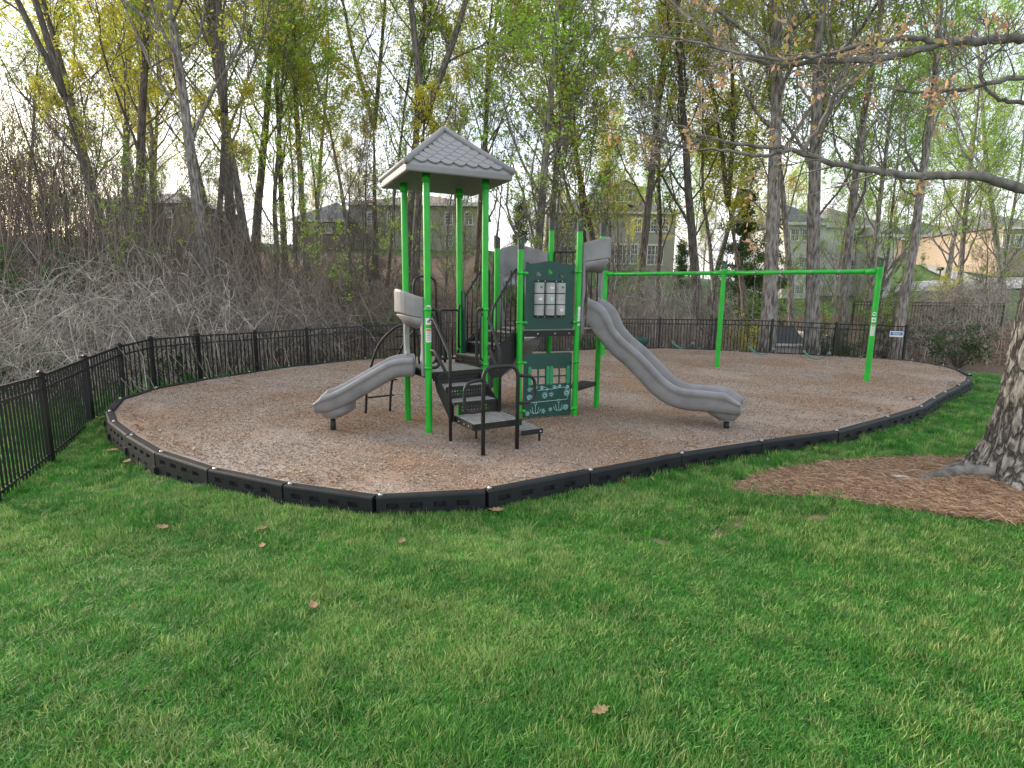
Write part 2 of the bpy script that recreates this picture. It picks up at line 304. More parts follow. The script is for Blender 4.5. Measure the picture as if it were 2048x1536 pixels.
def scatter(name, protos, pts, rot, scl, label, cat, pick=None):     # stuff: instances of small real pieces on points
    me = bpy.data.meshes.new(name); me.from_pydata(np.asarray(pts).tolist(), [], [])
    for nm, ty, arr in (('rot', 'FLOAT_VECTOR', rot), ('scl', 'FLOAT_VECTOR', scl)):
        a = me.attributes.new(nm, ty, 'POINT'); a.data.foreach_set('vector', np.asarray(arr, np.float32).reshape(-1))
    a = me.attributes.new('pick', 'INT', 'POINT'); a.data.foreach_set('value', (RNG.integers(0, len(protos), len(pts)) if pick is None else pick).astype(np.int32))
    o = bpy.data.objects.new(name, me); COL.objects.link(o); tag(o, label, cat, kind='stuff')
    for i, p in enumerate(protos):
        p.parent = o; p.location = pts[i]; p.rotation_euler = rot[i]
    ng = bpy.data.node_groups.new(name, 'GeometryNodeTree'); ng.interface.new_socket('Geometry', in_out='INPUT', socket_type='NodeSocketGeometry'); ng.interface.new_socket('Geometry', in_out='OUTPUT', socket_type='NodeSocketGeometry')
    N = ng.nodes; L = ng.links; gi = N.new('NodeGroupInput'); go = N.new('NodeGroupOutput'); ip = N.new('GeometryNodeInstanceOnPoints'); jn = N.new('GeometryNodeJoinGeometry')
    for p in protos:
        oi = N.new('GeometryNodeObjectInfo'); oi.inputs['Object'].default_value = p; oi.inputs['As Instance'].default_value = True; L.new(oi.outputs['Geometry'], jn.inputs[0])
    def na(nm, ty):
        k = N.new('GeometryNodeInputNamedAttribute'); k.data_type = ty; k.inputs[0].default_value = nm; return k.outputs[0]
    L.new(gi.outputs[0], ip.inputs['Points']); L.new(jn.outputs[0], ip.inputs['Instance']); ip.inputs['Pick Instance'].default_value = True
    L.new(na('pick', 'INT'), ip.inputs['Instance Index']); L.new(na('rot', 'FLOAT_VECTOR'), ip.inputs['Rotation']); L.new(na('scl', 'FLOAT_VECTOR'), ip.inputs['Scale'])
    L.new(ip.outputs[0], go.inputs[0]); md = o.modifiers.new('scatter', 'NODES'); md.node_group = ng
    return o
def chipmat(name, c1, c2): return mat(name, c1, c2, 30, rough=.95, rnd=.45)
CM = [chipmat('chip_tan', (.38, .30, .23), (.28, .21, .155)), chipmat('chip_grey', (.38, .33, .28), (.28, .235, .195)), chipmat('chip_brown', (.20, .135, .09), (.12, .08, .052))]
chips = []
for i, s_ in enumerate(((.032, .009, .005), (.024, .011, .005), (.018, .008, .005))):
    b = MB().box((0, 0, 0), s_); b.v[0][::2, 1] *= .5; chips.append(b.build('wood_chip', CM[i]))
n = 300000; px_ = RNG.uniform(-6.7, 12, n); py_ = RNG.uniform(4.9, 19.3, n)
keep = (border_dist(px_, py_) < -.1) & (RNG.uniform(0, 1, n) < np.clip(9/np.maximum(py_, 1), .3, 1)**1.0); px_, py_ = px_[keep], py_[keep]; kp_ = (bumps(px_*.9+4, py_*.7+2)+.5*bumps(px_*2.3, py_*2.1) < .45) | (RNG.uniform(0, 1, len(px_)) < .35); px_, py_ = px_[kp_], py_[kp_]; n = len(px_)
scatter('loose_wood_chips', chips, np.stack([px_, py_, chipz(px_, py_)+.006], -1), np.stack([RNG.normal(0, .35, n), RNG.normal(0, .35, n), RNG.uniform(0, 6.28, n)], -1), RNG.uniform(.5, 1.05, (n, 1))*np.ones((1, 3)), 'loose tan and grey wood chips covering the play area', 'wood chips')

# ---------------------------------------------------------------- straw ring under the near tree
TREE = np.array([5.72, 5.95])
ringpx = [(1455, 985), (1500, 962), (1570, 942), (1680, 928), (1800, 922), (1930, 918), (2060, 922), (2300, 960), (2400, 1040), (2250, 1075), (2048, 1056), (1900, 1038), (1760, 1018), (1620, 1000), (1520, 998)]
RP = np.array([onground(*p)[:2] for p in ringpx])
def in_poly(x, y, P):
    ins = np.zeros(np.shape(x), bool)
    for i in range(len(P)):
        a, b = P[i], P[(i+1) % len(P)]; c = (a[1] > y) != (b[1] > y)
        with np.errstate(divide='ignore', invalid='ignore'): ins ^= c & (x < a[0]+(y-a[1])/(b[1]-a[1])*(b[0]-a[0]))
    return ins
M['straw'] = mat('pine_straw_bed', (.19, .115, .07), (.36, .24, .155), 26, rough=.95, bump=1., bscale=40, c3=(.22, .135, .085), detail=9)
rc = RP.mean(0); V = []; F = []; RS = smoothpath(np.vstack([RP, RP[:1]]), 4)[:-1]; k = len(RS)
for i in range(9):
    P = rc+(RS-rc)*(i/8)*(1+.03*np.sin(np.arange(k)*2.1)[:, None]); zz = terrain(P[:, 0], P[:, 1])+(.035 if i < 8 else -.01); V += [(p[0], p[1], z) for p, z in zip(P, zz)]
for i in range(8):
    for j in range(k): F.append((i*k+j, i*k+(j+1) % k, (i+1)*k+(j+1) % k, (i+1)*k+j))
o = MB().add(V, F).build('pine_straw_ring', 'straw', smooth=True); tag(o, None, None, kind='structure')
n = 26000; sx = RNG.uniform(RP[:, 0].min(), RP[:, 0].max(), n); sy = RNG.uniform(RP[:, 1].min(), RP[:, 1].max(), n); kk = in_poly(sx, sy, RP); sx, sy = sx[kk], sy[kk]; n = len(sx)
ndl = []
for i, c in enumerate(((.44, .29, .18), (.25, .15, .09))):
    b = MB(); b.tube([(-.07, 0, 0), (-.02, .006, .008), (.03, .004, .008), (.075, -.008, 0)], .0016, 3, False); b.tube([(-.06, 0.01, .004), (0, .0, .01), (.05, .02, .004)], .0015, 3, False); ndl.append(b.build('pine_needle', mat('needle%d' % i, c, None, 9, rnd=.3)))
scatter('pine_straw', ndl, np.stack([sx, sy, terrain(sx, sy)+.042], -1), np.stack([RNG.normal(0, .2, n), RNG.normal(0, .2, n), RNG.uniform(0, 6.28, n)], -1), RNG.uniform(.7, 1.4, (n, 1))*np.ones((1, 3)), 'brown pine straw scattered round the near tree', 'straw')

# ---------------------------------------------------------------- grass
def clump(seed, nb_, hgt, rad):
    r = np.random.default_rng(seed); b = MB()
    for i in range(nb_):
        a = r.uniform(0, 6.28); d = rad*math.sqrt(r.uniform()); x, y = d*math.cos(a), d*math.sin(a); h = hgt*r.uniform(.55, 1.15); w = r.uniform(.0012, .0022); lean = r.uniform(.1, .75)*h; la = r.uniform(0, 6.28)
        dx, dy = math.cos(la), math.sin(la); px, py = -dy*w, dx*w
        m1 = (x+dx*lean*.35, y+dy*lean*.35, h*.6); tp = (x+dx*lean, y+dy*lean, h*(1-.25*lean/h))
        b.add([(x-px, y-py, -.01), (x+px, y+py, -.01), (m1[0]+px*.8, m1[1]+py*.8, m1[2]), (m1[0]-px*.8, m1[1]-py*.8, m1[2]), tp], [(0, 1, 2, 3), (3, 2, 4)])
    return b
GM = [leafmat('grass_blade%d' % i, c1, c2, 25, trans=.3, rnd=.35) for i, (c1, c2) in enumerate((((.068, .27, .026), (.10, .33, .034)), ((.045, .195, .022), (.07, .25, .028)), ((.12, .34, .04), (.08, .29, .03)), ((.30, .36, .13), (.16, .32, .055))))]
gpro = [clump(11+i, 34, .064+.010*(i % 2), .05).build('grass_tuft', GM[min(i, 3)]) for i in range(4)]
def grass_pts(n, x0, x1, y0, y1, dens):
    x = RNG.uniform(x0, x1, n); y = RNG.uniform(y0, y1, n)
    k = (border_dist(x, y) > .07) & ~in_poly(x+RNG.normal(0, .09, n), y+RNG.normal(0, .06, n), RP) & (np.abs(x) < 1.02*y+.5) & (RNG.uniform(0, 1, n) < dens(np.hypot(x, y)))
    return x[k], y[k]
xs, ys = [], []
for a in ((75000, -5, 5.5, 1.15, 5.6, lambda d: np.clip((3.2/d)**1.2, .2, 1)), (50000, -9, 15, 3.5, 15.5, lambda d: np.clip((6/d)**1.2, .12, 1)), (9000, -15, -5, 5, 14, lambda d: .6+0*d)):
    x, y = grass_pts(*a); xs.append(x); ys.append(y)
# sparse fringe hugging the border and over the straw edge
x = np.concatenate(xs); y = np.concatenate(ys)
bare = bumps(x*1.7+3, y*2.3+1)+.6*bumps(x*4+1, y*5)
diag = np.abs(y-(4.35+.36*(x-1.0))+.12*np.sin(x*5)); worn = (x > .9) & (x < 3.2) & (diag < .10+.08*np.sin(x*7)) 
k = ~(worn & (RNG.uniform(0, 1, len(x)) < .8)) & (woodland(x, y) < .5); x, y, bare = x[k], y[k], bare[k]; n = len(x)
hs = np.clip(.88+.42*bumps(x*1.1, y*1.3)+.42*bumps(x*3.3, y*3.9+2)+RNG.normal(0, .12, n), .35, 1.6)*np.interp(np.hypot(x, y), [0, 4, 10], [1, 1.05, 1.25])
pk = np.where(RNG.uniform(0, 1, n) < .04+.07*np.clip(bare, 0, 1), 3, RNG.integers(0, 3, n)); hs *= 1+.12*np.sin((x*.8+y*1.9)*2.2); pk = np.where(((bumps(x*.7+2, y*.9) > .2) | (np.sin((x*.8+y*1.9)*2.2) > .35)) & (pk < 3) & (RNG.uniform(0, 1, n) < .5), 2, pk)
sc = np.stack([RNG.uniform(.9, 1.4, n)*np.interp(y, [2, 8], [1, 1.3])]*2+[hs], -1)
scatter('lawn_grass', gpro, np.stack([x, y, terrain(x, y)], -1), np.stack([RNG.normal(.10, .15, n), RNG.normal(0.10, .15, n), RNG.uniform(0, 6.28, n)], -1), sc, 'mown green lawn grass in front of the play area', 'grass', pick=pk)
# worn bare earth streak in the lawn
wx = np.linspace(.95, 3.2, 26); V = []; F = []
for i, xx in enumerate(wx):
    yc = 4.35+.36*(xx-1)-.12*np.sin(xx*5); hw = (.06+.06*abs(np.sin(xx*7)))*np.sin(np.pi*i/25)**.5+.004
    V += [(xx, yc-hw, tz(xx, yc-hw)+.006), (xx, yc+hw, tz(xx, yc+hw)+.006)]
    if i: F.append((2*i-2, 2*i, 2*i+1, 2*i-1))
M['dirt'] = mat('bare_earth', (.28, .20, .12), (.19, .13, .075), 14, rough=1, bump=.8, bscale=60)
o = MB().add(V, F).build('worn_soil', 'dirt'); tag(o, None, None, kind='structure')

# ---------------------------------------------------------------- plastic border round the chips
def border_timber_mesh():                                # unit length along x (0..1), outer face at y=-.05, top z=.05
    b = MB(); zt, zb = .025, -.27; T = .055
    cols = [0, .085, .205, .30, .42, .515, .635, .73, .85, 1]; rows = [zb, -.215, -.165, -.095, -.045, zt-.02]
    for side in (-1, 1):
        y0 = side*T; yi = side*(T-.032)
        for i in range(len(cols)-1):
            for j in range(len(rows)-1):
                x0, x1, z0, z1 = cols[i], cols[i+1], rows[j], rows[j+1]
                A = [(x0, y0, z0), (x1, y0, z0), (x1, y0, z1), (x0, y0, z1)]
                if (j == 3 and i % 2 == 1) or (j == 1 and i % 2 == 0 and 0 < i < 8):
                    q = .018; Bq = [(x0+q, yi, z0+.004), (x1-q, yi, z0+.004), (x1-q*1.6, yi, z1-.012), (x0+q*1.6, yi, z1-.012)]
                    f = [(0, 1, 5, 4), (1, 2, 6, 5), (2, 3, 7, 6), (3, 0, 4, 7), (4, 5, 6, 7)]
                    b.add(A+Bq, f if side < 0 else [t[::-1] for t in f])
                else: b.add(A, [(0, 1, 2, 3)] if side < 0 else [(3, 2, 1, 0)])
    pr = [(-T, zt-.02), (-T+.006, zt-.006), (-T+.02, zt), (T-.02, zt), (T-.006, zt-.006), (T, zt-.02)]
    for (ya, za), (yb, zb_) in zip(pr, pr[1:]): b.add([(0, ya, za), (1, ya, za), (1, yb, zb_), (0, yb, zb_)], [(0, 1, 2, 3)])
    for x in (0, 1):
        P = [(x, -T, zb)]+[(x, y, z) for y, z in pr]+[(x, T, zb)]; b.add(P, [tuple(range(len(P)))[::(1 if x == 0 else -1)]])
    b.box((1.0, -T-.012, -.19), (.10, .03, .10)).box((1.02, T+.012, -.19), (.08, .03, .10))   # overlapping tongue at the joint
    return b.mesh('border_timber', 'border')
def cap_mesh():
    b = MB(); b.tube([(0, 0, 0), (0, 0, .008), (0, 0, .016)], [.022, .022, .014], 10); b.tube([(0, 0, .012), (0, 0, .028)], .010, 6); return b.mesh('stake_cap', 'bolt')
root = thing('playground_border', 'black plastic border of pocketed timbers ringing the wood chips', 'border', (0, 0, 0))
bm_, cm_ = border_timber_mesh(), cap_mesh()
for i in range(len(BP)):
    a, b = BP[i], BP[(i+1) % len(BP)]; L = np.linalg.norm(b-a); ex = np.array([*(b-a)/L, 0]); dz = RNG.normal(0, .006)
    m4 = frame((a[0]+ex[0]*.008, a[1]+ex[1]*.008, dz), ex) @ Matrix.Rotation(RNG.normal(0, .02), 4, 'X') @ Matrix.Diagonal((L-.016, 1, 1, 1))
    o = link('timber', bm_, root, m4)
    link('stake_cap', cm_, o, Matrix.Translation((.04/L, 0, .025)) @ Matrix.Diagonal((1/(L-.016), 1, 1, 1)))

# ---------------------------------------------------------------- black metal fence
def off_hit(px, off):                                    # where a photo direction meets the line 'off' outside the border, far side
    d = ray(px, 700)[:2]; d = d/np.linalg.norm(d); t = np.linspace(4, 40, 4000); s_ = border_dist(d[0]*t, d[1]*t)
    i = np.where(s_ < off)[0]
    if len(i) == 0: i = [int(np.argmin(s_))]
    return d*t[i[-1]]
FP = []
p0 = gp(105, 938, -.42); p1 = gp(186, 864, -.40)
FP.append((p0[0]+(p0[0]-p1[0])*.85, p0[1]+(p0[1]-p1[1])*.85, None)); FP += [(p0[0], p0[1], 748, 88), (p1[0], p1[1], 715, 170)]
for x, y in ((239, 690), (303, 676), (397, 669), (512, 663), (615, 657), (730, 650), (851, 645), (973, 641), (1090, 637), (1223, 636), (1317, 637), (1428, 638), (1540, 640), (1668, 646), (1808, 651)):
    h_ = off_hit(x, .42); FP.append((h_[0], h_[1], y, x))
fp = []
for q in FP:
    z = tz(q[0], q[1])
    if q[2] is None: zt = z+1.2
    else:
        d = ray(q[3], q[2]); zt = CAMH+d[2]*(math.hypot(q[0], q[1])/math.hypot(d[0], d[1]))
    fp.append((q[0], q[1], min(z, zt-1.12), zt)); print('FENCE', np.round(fp[-1], 2), round(z, 2))
root = thing('metal_fence', 'long black aluminium picket fence behind the play area', 'fence', (fp[0][0], fp[0][1], fp[0][2])); rl = np.array(root.location)
pk_m = MB().box((0, 0, .5), (.019, .019, 1)).mesh('picket', 'fence'); rests = MB(); allp = []
for i, q in enumerate(fp):
    b = MB(); b.box((q[0], q[1], (q[2]+q[3])/2-.05), (.062, .062, q[3]-q[2]+.1)); o = b.build('post', 'fence', root)
    b = MB(); b.box((q[0], q[1], q[3]+.008), (.078, .078, .016)); b.tube([(q[0], q[1], q[3]+.016), (q[0], q[1], q[3]+.03), (q[0], q[1], q[3]+.05)], [.03, .034, .012], 8); b.build('post_cap', 'fence', o)
    if i == len(fp)-1: break
    r_ = fp[i+1]; a = np.array([q[0], q[1], q[3]-.03]); c = np.array([r_[0], r_[1], r_[3]-.03]); ex = nrm(c-a); L = np.linalg.norm(c-a)
    a0 = np.array([q[0], q[1], q[2]]); c0 = np.array([r_[0], r_[1], r_[2]])
    for f_, hh in ((0., .034), (.15, .03), (None, .03)):
        A, Cc = (a-Z*f_, c-Z*f_) if f_ is not None else (a0+Z*.12, c0+Z*.12)
        MB().box((A+Cc)/2, (np.linalg.norm(Cc-A)-.06, .028, hh), ex=Cc-A, ez=np.cross(nrm(Cc-A), np.cross(Z, nrm(Cc-A)))).build('rail', 'fence', root)
    m_ = max(3, int(round(L/.105)))
    for j in range(1, m_):
        t = j/m_; P = a+(c-a)*t; B = a0+(c0-a0)*t; B[2] += .04; allp.append((np.hypot(P[0], P[1]), P, B, nrm((c-a)*np.array([1, 1, 0]))))
allp.sort(key=lambda t: t[0])
for i, (_, P, B, ex) in enumerate(allp):
    if i < 300: link('picket', pk_m, root, Matrix.Translation(Vector(-rl)) @ frame(B, ex) @ Matrix.Diagonal((1, 1, P[2]-B[2], 1)))
    else: rests.box((P+B)/2, (.019, .019, P[2]-B[2]), ex=ex)
if rests.v: tag(rests.build('far_pickets', 'fence', root), None, None, kind='stuff')
q = fp[-1]; r_ = fp[-2]; ex = nrm((q[0]-r_[0], q[1]-r_[1], 0)); nn_ = np.cross(ex, Z); nn_ = nn_*np.sign(-(nn_[:2]@np.array([q[0], q[1]])))
sc_ = np.array([q[0], q[1], q[3]-.26])-ex*.24+nn_*.045
sg = thing('fence_sign', 'small blue and white sign hung on the right end of the fence', 'sign', sc_)
MB().box(sc_, (.34, .008, .17), ex=ex).build('plate', 'white', sg); MB().box(sc_+nn_*.006+Z*.012, (.30, .006, .095), ex=ex).build('blue_field', 'blue', sg)
b = MB()
for j, (w_, z_) in enumerate(((.2, .035), (.24, .012), (.16, -.012))): b.box(sc_+nn_*.011+Z*z_, (w_, .004, .010), ex=ex)
b.build('lettering', 'white', sg)

# ---------------------------------------------------------------- play structure
A1 = math.radians(30); u1 = np.array([math.cos(A1), math.sin(A1), 0]); v1 = np.array([-u1[1], u1[0], 0]); W1 = .83
A2 = math.radians(22.5); u2 = np.array([math.cos(A2), math.sin(A2), 0]); v2 = np.array([-u2[1], u2[0], 0]); W2 = .94
D1, D2 = .82, 1.32; PR = .0445
t1 = {'FL': np.array([-1.10, 7.28, 0])}; t1['FR'] = t1['FL']+u1*W1; t1['BL'] = t1['FL']+v1*W1; t1['BR'] = t1['FL']+u1*W1+v1*W1
t2 = {'FL': np.array([.10, 8.11, 0])}; t2['FR'] = t2['FL']+u2*W2; t2['BL'] = t2['FL']+v2*W2; t2['BR'] = t2['FL']+u2*W2+v2*W2; t2['X'] = np.array([1.40, 9.10, 0])
PS = thing('play_structure', 'green and grey playground climber with peaked roof, two visible slides and steps', 'playground set', ((t1['FL']+t2['FR'])/2))
def part(name, m, mb, parent=PS, **k): return mb.build(name, m, parent, **k)
def text_mesh(ch, size, m):
    cu = bpy.data.curves.new('t', 'FONT'); cu.body = ch; cu.size = size; cu.extrude = .0015; cu.align_x = 'CENTER'; cu.align_y = 'CENTER'; cu.resolution_u = 3
    o = bpy.data.objects.new('t', cu); COL.objects.link(o); me = bpy.data.meshes.new_from_object(o.evaluated_get(bpy.context.evaluated_depsgraph_get())); bpy.data.objects.remove(o); me.materials.append(M[m]); return me
S_ME = text_mesh('S', .075, 'green'); S_BIG = text_mesh('S', .11, 'green')
def letter(me, P, r, parent, facing=None):               # letter standing on the cylinder side that faces 'facing'
    d = nrm((facing if facing is not None else -P)*np.array([1, 1, 0])); ex = np.cross(Z, d); 
    m4 = Matrix(((ex[0], 0, d[0], 0), (ex[1], 0, d[1], 0), (0, 1, 0, 0), (0, 0, 0, 1)))
    pos = P+d*(r+.002)-rootloc(parent); m4.translation = Vector(pos); return link('letter', me, parent, m4)
def cap(P, r, h, slant, parent, tilt_dir, letter_me=None, lf=None):
    b = MB(); k = 14; V = []; d = nrm(tilt_dir)
    for zz, rr, sl_ in ((-.06, r*1.12, 0), (0, r*1.12, 0), (h*.6, r*1.16, .0), (h, r*1.22, slant), (h+.006, r*1.0, slant*.9)):
        for j in range(k):
            a = 2*math.pi*j/k; e = np.array([math.cos(a), math.sin(a), 0])*rr; V.append(P+e+Z*(zz+sl_*(e@d)/r))
    f = [(i*k+j, i*k+(j+1) % k, (i+1)*k+(j+1) % k, (i+1)*k+j) for i in range(4) for j in range(k)]+[tuple(4*k+j for j in range(k)), tuple(range(k))[::-1]]
    o = b.add(V, f).build('post_cap', 'cap', parent, bevel=0)
    if letter_me: letter(letter_me, P+Z*h*.32, r*1.17, o, lf)
    return o
def post(P, h, name='post'):
    b = MB(); b.tube([P-Z*.1, P+Z*h*.5, P+Z*h], PR, 20); o = part(name, 'green', b, smooth=True)
    md = o.modifiers.new('e', 'EDGE_SPLIT'); return o
ROOFZ = 3.3
for k_ in t1:
    o = post(t1[k_], ROOFZ+.03); b = MB(); b.tube([t1[k_]+Z*(ROOFZ-.10), t1[k_]+Z*(ROOFZ+.02)], PR*1.18, 20); b.build('collar', 'green', o, smooth=True)
for k_, h_, lt in (('FL', 2.53, 1), ('FR', 2.82, 1), ('X', 2.82, 0), ('BR', 2.92, 0), ('BL', 2.6, 0)):
    o = post(t2[k_], h_); cap(t2[k_]+Z*h_, PR, .10, .03, o, u2 if lt else -u2+v2*(-.6), S_ME if lt else None)
def sticker(P, z, w, h, parent, m='white', head=None, disc=False, r=PR, face=None):
    d = nrm(face if face is not None else -P*np.array([1, 1, 0])); ex = np.cross(Z, d); b = MB(); n_ = 6; a = w/2/r
    def patch(z0, z1, rr, wa=1.):
        V = []; 
        for t in np.linspace(-a*wa, a*wa, n_):
            e = d*math.cos(t)+ex*math.sin(t); V += [P+e*rr+Z*z0, P+e*rr+Z*z1]
        return V, [(2*i, 2*i+2, 2*i+3, 2*i+1) for i in range(n_-1)]
    if disc:
        V = [P+Z*z+d*(r+.0015)]; m_ = 16
        for j in range(m_):
            t = 2*math.pi*j/m_; s_ = w/2*math.cos(t)/r; V.append(P+(d*math.cos(s_)+ex*math.sin(s_))*(r+.0015)+Z*(z+w/2*math.sin(t)))
        b.add(V, [(0, 1+j, 1+(j+1) % m_) for j in range(m_)])
    else: b.add(*patch(z-h/2, z+h/2, r+.0015))
    o = b.build('sticker', m, parent)
    if head:
        b = MB(); b.add(*patch(z+h/2-.035, z+h/2-.008, r+.003, .8)); b.build('print_band', head, o)
    b = MB()
    if not disc and h > .1:
        for q_ in np.arange(z-h/2+.02, z+h/2-.05, .022): b.add(*patch(q_, q_+.006, r+.0028, .7))
        b.build('print_lines', 'tread', o)
    if disc or h <= .1:
        b.add(*patch(z-.018, z+.018, r+.0028, .45)); b.build('print_mark', 'tread', o)
fl1 = t1['FL']; sticker(fl1, 1.66, .075, 0, PS, disc=True, face=nrm(-fl1+u1*2)); sticker(fl1, 1.49, .08, .085, PS, face=nrm(-fl1+u1*2)); sticker(fl1, 1.31, .08, .18, PS, head='orange', face=nrm(-fl1+u1*2))
sticker(t2['FR'], 1.53, .06, .28, PS, face=nrm(np.array([.9, -1, 0])))
# roof with moulded shingles
rc = (t1['FL']+t1['BR'])/2; e = W1/2+.28; apex = rc+Z*(ROOFZ+.68); zr = ROOFZ-.02
AR = math.radians(25); ur = np.array([math.cos(AR), math.sin(AR), 0]); vr = np.array([-ur[1], ur[0], 0])
cor = [rc+ur*a*e+vr*b_*e for a, b_ in ((-1, -1), (1, -1), (1, 1), (-1, 1))]
b = MB(); V = [c+Z*zr for c in cor]+[c+Z*(zr+.085) for c in cor]+[apex]+[rc+(c-rc)*.93+Z*zr for c in cor]+[rc+(c-rc)*.05+Z*(zr+.60) for c in cor]
F = [(i, (i+1) % 4, 4+(i+1) % 4, 4+i) for i in range(4)]+[(4+i, 4+(i+1) % 4, 8) for i in range(4)]+[(i, 9+i, 9+(i+1) % 4, (i+1) % 4) for i in range(4)]+[(9+i, 13+i, 13+(i+1) % 4, 9+(i+1) % 4) for i in range(4)]
ROOF = part('roof', 'roofp', b.add(V, F), bevel=.018)
for i in range(4):
    a = cor[i]+Z*(zr+.105); bb = MB(); d_ = nrm(apex-a); bb.tube([a-d_*.01, a+(apex-a)*.5, apex+Z*.005], [.042, .042, .040], 8); bb.build('hip_ridge', 'roofp', ROOF, smooth=True)
def shingle_mesh(w, h):
    b = MB(); n_ = 8; xs_ = np.linspace(-w/2, w/2, n_); top = [(x, h*.62, .002) for x in xs_]; bot = [(x, -h*.46*math.cos(math.pi*x/w)+.0*h-.04*h, .009) for x in xs_]; lo = [(p[0], p[1], -.012) for p in bot]
    V = top+bot+lo; F = [(n_+i, n_+i+1, i+1, i) for i in range(n_-1)]+[(2*n_+i, 2*n_+i+1, n_+i+1, n_+i) for i in range(n_-1)]
    return b.add(V, F).mesh('shingle', 'roofp')
ROWS = 9; SHW = .165
sm_ = None
for i in range(4):
    a = cor[i]+Z*(zr+.10); c = cor[(i+1) % 4]+Z*(zr+.10); mid = (a+c)/2; ex = nrm(c-a); up = nrm(apex-mid); SL = np.linalg.norm(apex-mid); half = np.linalg.norm(c-a)/2; nn2 = np.cross(ex, up)
    rh = (SL-.10)/ROWS
    if sm_ is None: sm_ = shingle_mesh(SHW*.98, rh*1.5)
    for r_ in range(ROWS):
        s_ = .05+rh*(r_+.45); wd = half*(1-s_/SL)-.075
        off = SHW/2 if r_ % 2 else 0
        for j in range(-5, 6):
            x = j*SHW+off
            if abs(x)+SHW*.32 < wd:
                P = mid+up*s_+ex*x+nn2*.004-np.array(PS.location)
                link('shingle', sm_, ROOF, Matrix(((ex[0], up[0], nn2[0], P[0]), (ex[1], up[1], nn2[1], P[1]), (ex[2], up[2], nn2[2], P[2]), (0, 0, 0, 1))))
# decks and steps: perforated plate with skirt
def plate(o, e1, e2, L1, L2, cell=.024, hole=.5, diag=True):
    b = MB(); n1 = max(2, int(L1/cell)); n2_ = max(2, int(L2/cell)); e1 = nrm(e1); e2 = nrm(e2); P = {}
    V = []; F = []
    for i in range(n1+1):
        for j in range(n2_+1): V.append(o+e1*L1*i/n1+e2*L2*j/n2_)
    w = n2_+1
    for i in range(n1):
        for j in range(n2_):
            edge = i in (0, n1-1) or j in (0, n2_-1)
            if edge or not ((i+j) % 2 == 0 and (i % 2 == 0)): F.append((i*w+j, (i+1)*w+j, (i+1)*w+j+1, i*w+j+1))
    return b.add(V, F)
def solid(o, t=.004):
    md = o.modifiers.new('s', 'SOLIDIFY'); md.thickness = t; md.offset = 0; return o
def bolts(parent, pts, d, r=.012):
    b = MB()
    for p in pts: b.tube([np.array(p), np.array(p)+nrm(d)*.008, np.array(p)+nrm(d)*.012], [r, r, r*.5], 8)
    return b.build('bolt_heads', 'bolt', parent)
def deck(name, P, u, v, w, z):
    o = solid(part(name, 'tread', plate(P+u*.03+v*.03+Z*z, u, v, w-.06, w-.06)))
    for A_, dr in ((P, u), (P, v), (P+v*w, u), (P+u*w, v)):
        MB().box(A_+dr*w/2+Z*(z-.045), (w-.07, .03, .085), ex=dr).build('skirt', 'dark', o)
    bolts(o, [P+u*(w*t)+Z*(z-.045)-v*.016 for t in (.3, .6, .85)], -v); return o
deck('deck', t1['FL'], u1, v1, W1, D1); deck('deck', t2['FL'], u2, v2, W2, D2)
tri = [t2['FR'], t2['X'], t2['BR']]; b = MB(); V = [p+Z*(D2+dz) for dz in (-.085, -.002) for p in tri]; part('corner_deck', 'tread', b.add(V, [(2, 1, 0), (3, 4, 5), (0, 1, 4, 3), (1, 2, 5, 4), (2, 0, 3, 5)]))
def clampring(P, z, parent, d):
    b = MB(); b.tube([P+Z*(z-.018), P+Z*(z+.018)], PR*1.15, 16); b.tube([P+Z*z+d*PR, P+Z*z+d*(PR+.05), P+Z*z+d*(PR+.075)], [.022, .022, .012], 10); return b.build('clamp', 'green', parent, smooth=True)
# tic-tac-toe panel and window panel between the front posts of the high deck
e1 = u2; n_f = -v2; o2 = t2['FL']+n_f*.0
def panel_poly(poly, holes, z0, m, th=.02, parent=PS, name='panel'):
    cu = bpy.data.curves.new(name, 'CURVE'); cu.dimensions = '2D'; cu.fill_mode = 'BOTH'; cu.extrude = th/2; cu.resolution_u = 1
    for pl in [poly]+holes:
        s_ = cu.splines.new('POLY'); s_.points.add(len(pl)-1); s_.use_cyclic_u = True
        for i, (a, b_) in enumerate(pl): s_.points[i].co = (a, b_, 0, 1)
    o = bpy.data.objects.new('tmp', cu); COL.objects.link(o); me = bpy.data.meshes.new_from_object(o.evaluated_get(bpy.context.evaluated_depsgraph_get())); bpy.data.objects.remove(o)
    me.name = name; me.materials.clear(); me.materials.append(M[m]); P = t2['FL']+Z*z0-np.array(PS.location)
    me.transform(Matrix(((e1[0], 0, n_f[0], P[0]), (e1[1], 0, n_f[1], P[1]), (0, 1, 0, P[2]), (0, 0, 0, 1))))
    return link(name, me, parent, Matrix.Identity(4))
def circ(x, y, r, n_=16): return [(x+r*math.cos(2*math.pi*i/n_), y+r*math.sin(2*math.pi*i/n_)) for i in range(n_)]
wv = [(x, .96+.022*math.cos((x-W2/2)*2*math.pi/.62)+(.02 if abs(x-W2/2) > .36 else 0)) for x in np.linspace(W2-.075, .075, 25)]
PANEL = panel_poly([(.075, .0), (W2-.075, .0)]+wv, [circ(.28, .79, .034), circ(.46, .83, .036), circ(.64, .78, .034)], D2+.02, 'dgreen', name='game_panel')
PO = t2['FL']
TT = MB()
